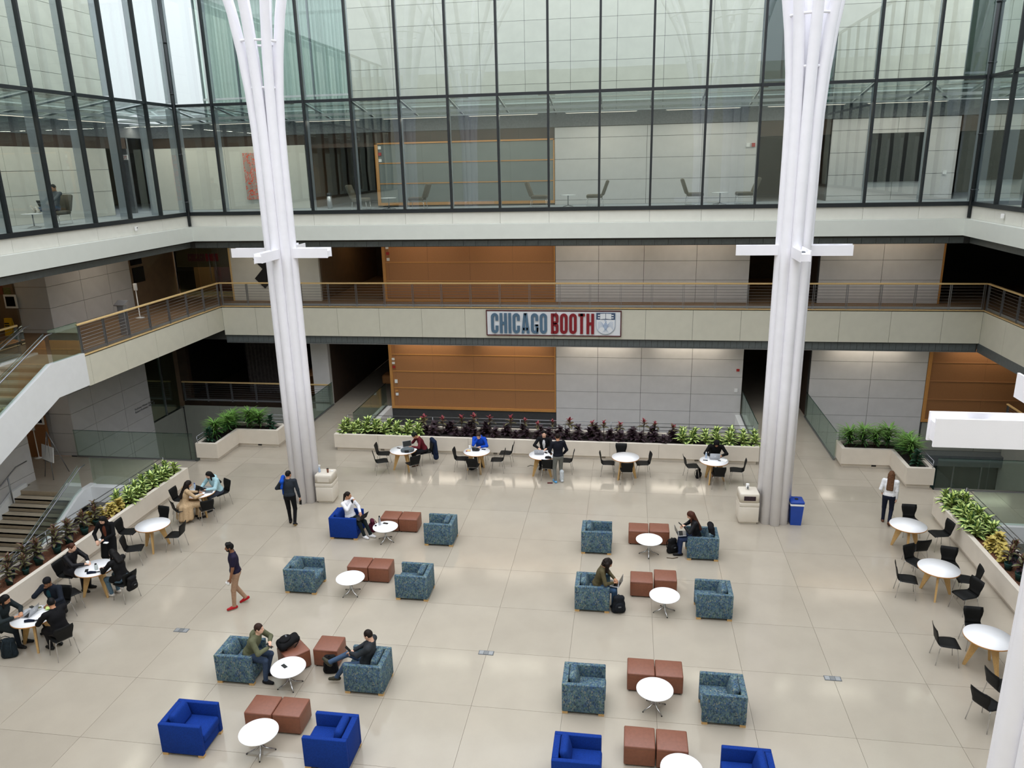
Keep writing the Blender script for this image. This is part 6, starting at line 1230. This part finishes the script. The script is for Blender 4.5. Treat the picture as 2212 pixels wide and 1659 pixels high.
s = Sdf(.012); s.cone((-.16, 0, .07), (.16, .02, .08), .075, .085, 'm', .04); s.ell((0, 0, .07), (.2, .11, .1), 'm', .03)
bg_ = thing('shoulder_bag', 'grey shoulder bag lying on the first back table', 'bag', (.86, 1.02, ZT_), R_(12)); link('body', s.mesh('body', {'m': cmat((96, 104, 108))}), bg_); MB().tube([(-.17, -.03, .1), (0, -.12, .06), (.17, -.03, .12)], .012, 6).build('strap', 'black_matte', bg_); MB().box(-.09, .06, -.115, -.1, .02, .1).build('pocket', 'black_matte', bg_)
tag(MB().box(-.1, .1, -.14, .14, 0, .004).build('paper_sheet', 'paper_white', None, (1.0, 1.33, ZT_), R_(25)), 'white sheet of paper beside the grey bag', 'paper'); phone('dark phone left of the laptop on the first back table', (.45, 1.35, ZT_), 70)
tag(MB().tube([(0, 0, .006), (.13, .03, .006)], .005, 6).build('pen', 'grey_matte', None, (.55, 1.18, ZT_)), 'grey pen on the first back table', 'pen')
def jacket(label, loc, rz, c, h=.75, w_=.2, name='jacket'):
    t = thing(name, label, 'jacket', loc, R_(rz)); s = Sdf(.012); s.cone((-.02, -w_ * .7, h), (-.02, w_ * .7, h), .07, .07, 'm', .05); s.cone((-.05, -.12, h - .05), (-.08, -.14, .18), .08, .09, 'm', .06); s.cone((-.05, .1, h - .05), (-.07, .13, .1), .08, .1, 'm', .06); s.cone((-.04, w_ * .9, h - .02), (-.06, w_ * 1.1, .32), .06, .05, 'm', .03); link('body', s.mesh('body', {'m': cmat(c)}), t); return t
jacket('navy jacket hung over the chair of the person in maroon', (1.52, 1.99, .12), 212, (22, 34, 58), .72, .22)
laptop('black tablet with keyboard in front of the person in blue', (3.25, 1.42, ZT_), 180, 'black_matte', .78, 120); phone('phone with a white cable on the second back table', (3.5, 1.5, ZT_), 80); cup('white lidded coffee cup on the second back table', (3.0, 1.5, ZT_))
pk = thing('snack_bag', 'opened red and cream snack bag on the second back table', 'bag', (3.0, 1.3, ZT_)); MB().rbox(-.07, .07, -.05, .05, 0, .05, .02).build('bag', 'wood_light', pk); MB().rbox(-.09, -.04, -.07, -.03, 0, .035, .012).build('flap', 'red_paint', pk)
backpack('black bag on the floor under the left chair of the blue-hoodie table', (2.98, 1.35, .1), 80, sc=.7, tilt=(80, 0))
laptop('silver laptop on the third back table', (5.5, 1.32, ZT_), 180, 'alu', 1, 118); phone('phone on the third back table', (5.72, 1.4, ZT_), 40)
backpack('black backpack standing on the chair behind the visitor', (5.85, .9, .455), 0, sc=.8); tag(MB().rbox(-.09, .09, -.05, .05, 0, .012, .004).build('red_folder', 'sign_frame', None, (5.95, .5, 0), .1), 'small dark red folder on the floor by the visitor\u2019s foot', 'folder')
tag(MB().tube([(5.42, 2.0, .01), (5.3, 1.9, .012), (5.1, 1.98, .01), (5.0, 1.86, .01)], .008, 5).build('power_cable', 'black_matte'), 'black power cable on the floor under the third back table', 'cable')
laptop('silver laptop of the hooded person', (11.42, 1.42, ZT_), 180, 'alu', 1.05, 106); bottle('clear water bottle left of the hooded person\u2019s laptop', (11.14, 1.4, ZT_), 'crest_line', .22, .03, 'white_plastic'); phone('phone on the hooded person\u2019s table', (11.1, 1.2, ZT_), 80)
nb_ = thing('notebook', 'open white notebook at the right of the hooded person\u2019s laptop', 'notebook', (11.68, 1.25, ZT_), R_(-20)); MB().box(-.13, .13, -.1, .1, 0, .01).build('pages', 'paper_white', nb_); MB().box(-.14, -.05, -.12, -.08, 0, .014).build('cover_flap', 'screen_dark', nb_)
backpack('black backpack with a white tag under the left chair of the hooded person', (10.92, 1.45, .0), 60, sc=.75)
laptop('black laptop of the woman in the tan coat', (-4.85, -3.1, ZT_), -40, 'black_matte', .95, 108); laptop('dark laptop of the woman in light blue', (-4.65, -2.78, ZT_), 155, 'black_matte', .9, 112)
tb_ = thing('tablet', 'silver tablet lying on the far left table', 'tablet', (-4.42, -2.95, ZT_), R_(20)); MB().rbox(-.12, .12, -.09, .09, 0, .009, .003, seg=1, smooth=False).build('body', 'alu', tb_); MB().box(-.108, .108, -.078, .078, .009, .0095).build('screen', 'grey_matte', tb_)
bottle('blue-capped clear bottle on the far left table', (-5.0, -2.75, ZT_), 'crest_line', .2, .03, 'blue_plastic'); bottle('clear bottle standing on the empty chair left of the tan coat', (-5.38, -2.95, .46), 'crest_line', .24, .035, 'white_plastic')
cup('white cup in the hands of the woman at the tumbler table', (-5.16, -7.55, ZT_ + .02), lid=None, h=.09); bottle('turquoise tumbler with a black lid', (-4.78, -7.74, ZT_), 'curtain_green', .17, .042); phone('phone left of the turquoise tumbler', (-5.0, -7.82, ZT_), 30); phone('phone right of the turquoise tumbler', (-4.62, -7.66, ZT_), 60)
def folded(label, loc, rz): t = thing('folded_umbrella', label, 'umbrella', loc, R_(rz)); MB().tube([(-.13, 0, .03), (-.05, .01, .035), (.08, 0, .03)], [.03, .036, .024], 10).build('canopy', cmat((18, 26, 46)), t); MB().tube([(.08, 0, .03), (.17, .01, .03)], .014, 8).build('handle', 'black_matte', t)
folded('folded navy umbrella on the tumbler table', (-4.75, -7.93, ZT_), 20); folded('folded black umbrella on the left edge table', (-4.72, -10.05, ZT_), 15)
backpack('black backpack hung on the chair of the woman at the tumbler table', (-3.76, -7.88, .34), 72, sc=.85, tilt=(8, 0))
cup('small white cup in the standing woman\u2019s left hand', (-5.27, -6.84, 1.03), lid=None, h=.07, r=.03)
nkp = tag(MB().rbox(-.06, .06, -.04, .04, 0, .03, .012).build('napkin', 'paper_white', None, (-5.1, -6.86, 1.0)), 'white paper napkin in the standing woman\u2019s hand', 'napkin')
laptop('silver laptop at the left edge of the picture', (-5.0, -9.78, ZT_), -85, 'alu', 1, 112); bw = thing('food_bowl', 'white takeaway bowl on the left edge table', 'bowl', (-4.92, -9.55, ZT_)); MB().lathe([(.04, 0), (.075, .045), (.07, .045), (.04, .012), (0, .012)], 18).build('bowl', 'paper_white', bw); MB().lathe([(.06, .036), (0, .045)], 14).build('food', 'leaf_olive', bw)
sn = thing('snack_bag', 'green and white snack bag on the left edge table', 'bag', (-4.68, -9.5, ZT_), .6); MB().rbox(-.09, .09, -.06, .06, 0, .05, .022).build('bag', 'leaf_pale', sn); MB().box(-.06, .06, -.062, -.05, .0, .025).build('print', 'leaf_grass', sn); phone('phone behind the silver laptop at the left edge', (-5.14, -9.5, ZT_), 70)
backpack('dark backpack leaning on the floor at the left edge', (-5.15, -10.35, 0), 200, (26, 36, 42), 1.0, (12, 0)); backpack('dark bag lying on the floor under the chair at the left edge', (-5.7, -10.1, .1), 100, (28, 34, 40), .8, (75, 0))
phone('phone on the coffee table between the two seated men', (1.5, -10.5, .457), 55)
backpack('black backpack lying on the ottoman beside the man in olive', (1.12, -9.96, .52), -48, (16, 16, 18), 1.05, (-78, 0)); backpack('black backpack standing on the floor by the ankle-crossing man', (2.28, -9.98, 0), 190, (16, 16, 18), .95)
phone('phone held by the man in olive', (1.11, -10.3, .78), 90, tilt=40); phone('phone held by the man crossing his legs', (2.83, -10.27, .82), 90, tilt=50); phone('phone held by the long-haired woman', (9.97, -3.96, .9), 90, tilt=40)
laptop('silver laptop on the knees of the long-haired woman', (10.02, -3.97, .625), 90, 'alu', 1, 112, -6); backpack('black backpack on the floor at the long-haired woman\u2019s feet', (9.78, -3.88, 0), 30, sc=.95)
jacket('black coat draped behind the long-haired woman', (10.74, -3.93, .42), 180, (16, 16, 20), .46, .16, 'coat'); tag(MB().tube([(9.62, -4.22, .01), (9.78, -4.24, .012), (9.92, -4.17, .01)], .012, 5).build('cable', 'stem_brown'), 'brown strap lying on the floor by the far right coffee table', 'strap')
laptop('silver laptop on the lap of the curly-haired woman', (8.25, -6.72, .60), -92, 'alu', 1, 112, -4); backpack('black backpack with a white badge on the floor beside the curly-haired woman', (8.36, -6.98, 0), 12, (22, 26, 32), 1.0)
laptop('black laptop on the lap of the woman in white', (.86, -3.95, .61), -112, 'black_matte', 1, 112, -4); backpack('maroon backpack on the floor beside the woman in white', (1.06, -3.52, 0), -60, (82, 26, 44), .85); cup('dark cup at the lips of the woman in white', (.66, -3.95, 1.08), 'black_matte', .1, .036, None)
bottle('tall steel bottle on the coffee table beside the woman in white', (1.46, -4.0, .457), 'alu', .28, .036); phone('phone on the coffee table beside the woman in white', (1.6, -3.9, .457), 80); tag(MB().lathe([(.03, 0), (.03, .02), (.02, .02), (.02, .004), (0, .004)], 14).build('bottle_stopper', 'black_matte', None, (1.36, -4.08, .457)), 'round black stopper beside the tall steel bottle', 'stopper')
cup('white paper cup in the hand of the man in the navy polo', (-1.02, -8.05, .74), lid=None, h=.11, r=.042, tilt=20); phone('phone in the right hand of the man in charcoal', (-1.24, -3.3, .72), 0, tilt=80)
s = Sdf(.012); s.cone((0, .12, 1.5), (.02, -.16, 1.46), .06, .06, 'm', .04); s.cone((0, .13, 1.46), (-.02, .17, .95), .06, .07, 'm', .04); s.cone((.04, -.12, 1.47), (.0, -.15, 1.25), .04, .04, 'm', .04); s.cone((0, .15, .98), (-.02, .16, .78), .06, .05, 'm', .03)
gm = thing('blue_jacket', 'blue garment slung over the walking man\u2019s left shoulder', 'jacket', (-1.72, -3.36, 0), R_(10)); link('body', s.mesh('body', {'m': cmat((18, 74, 176))}), gm)
laptop('laptop on the knees of the man behind the left glass', (-10.55, -.12, Z3 + .62), 180, 'black_matte', 1, 115)
print('OBJECT COUNT', len(bpy.data.objects), 'TRIS', sum(len(m.polygons) for m in bpy.data.meshes) * 2)
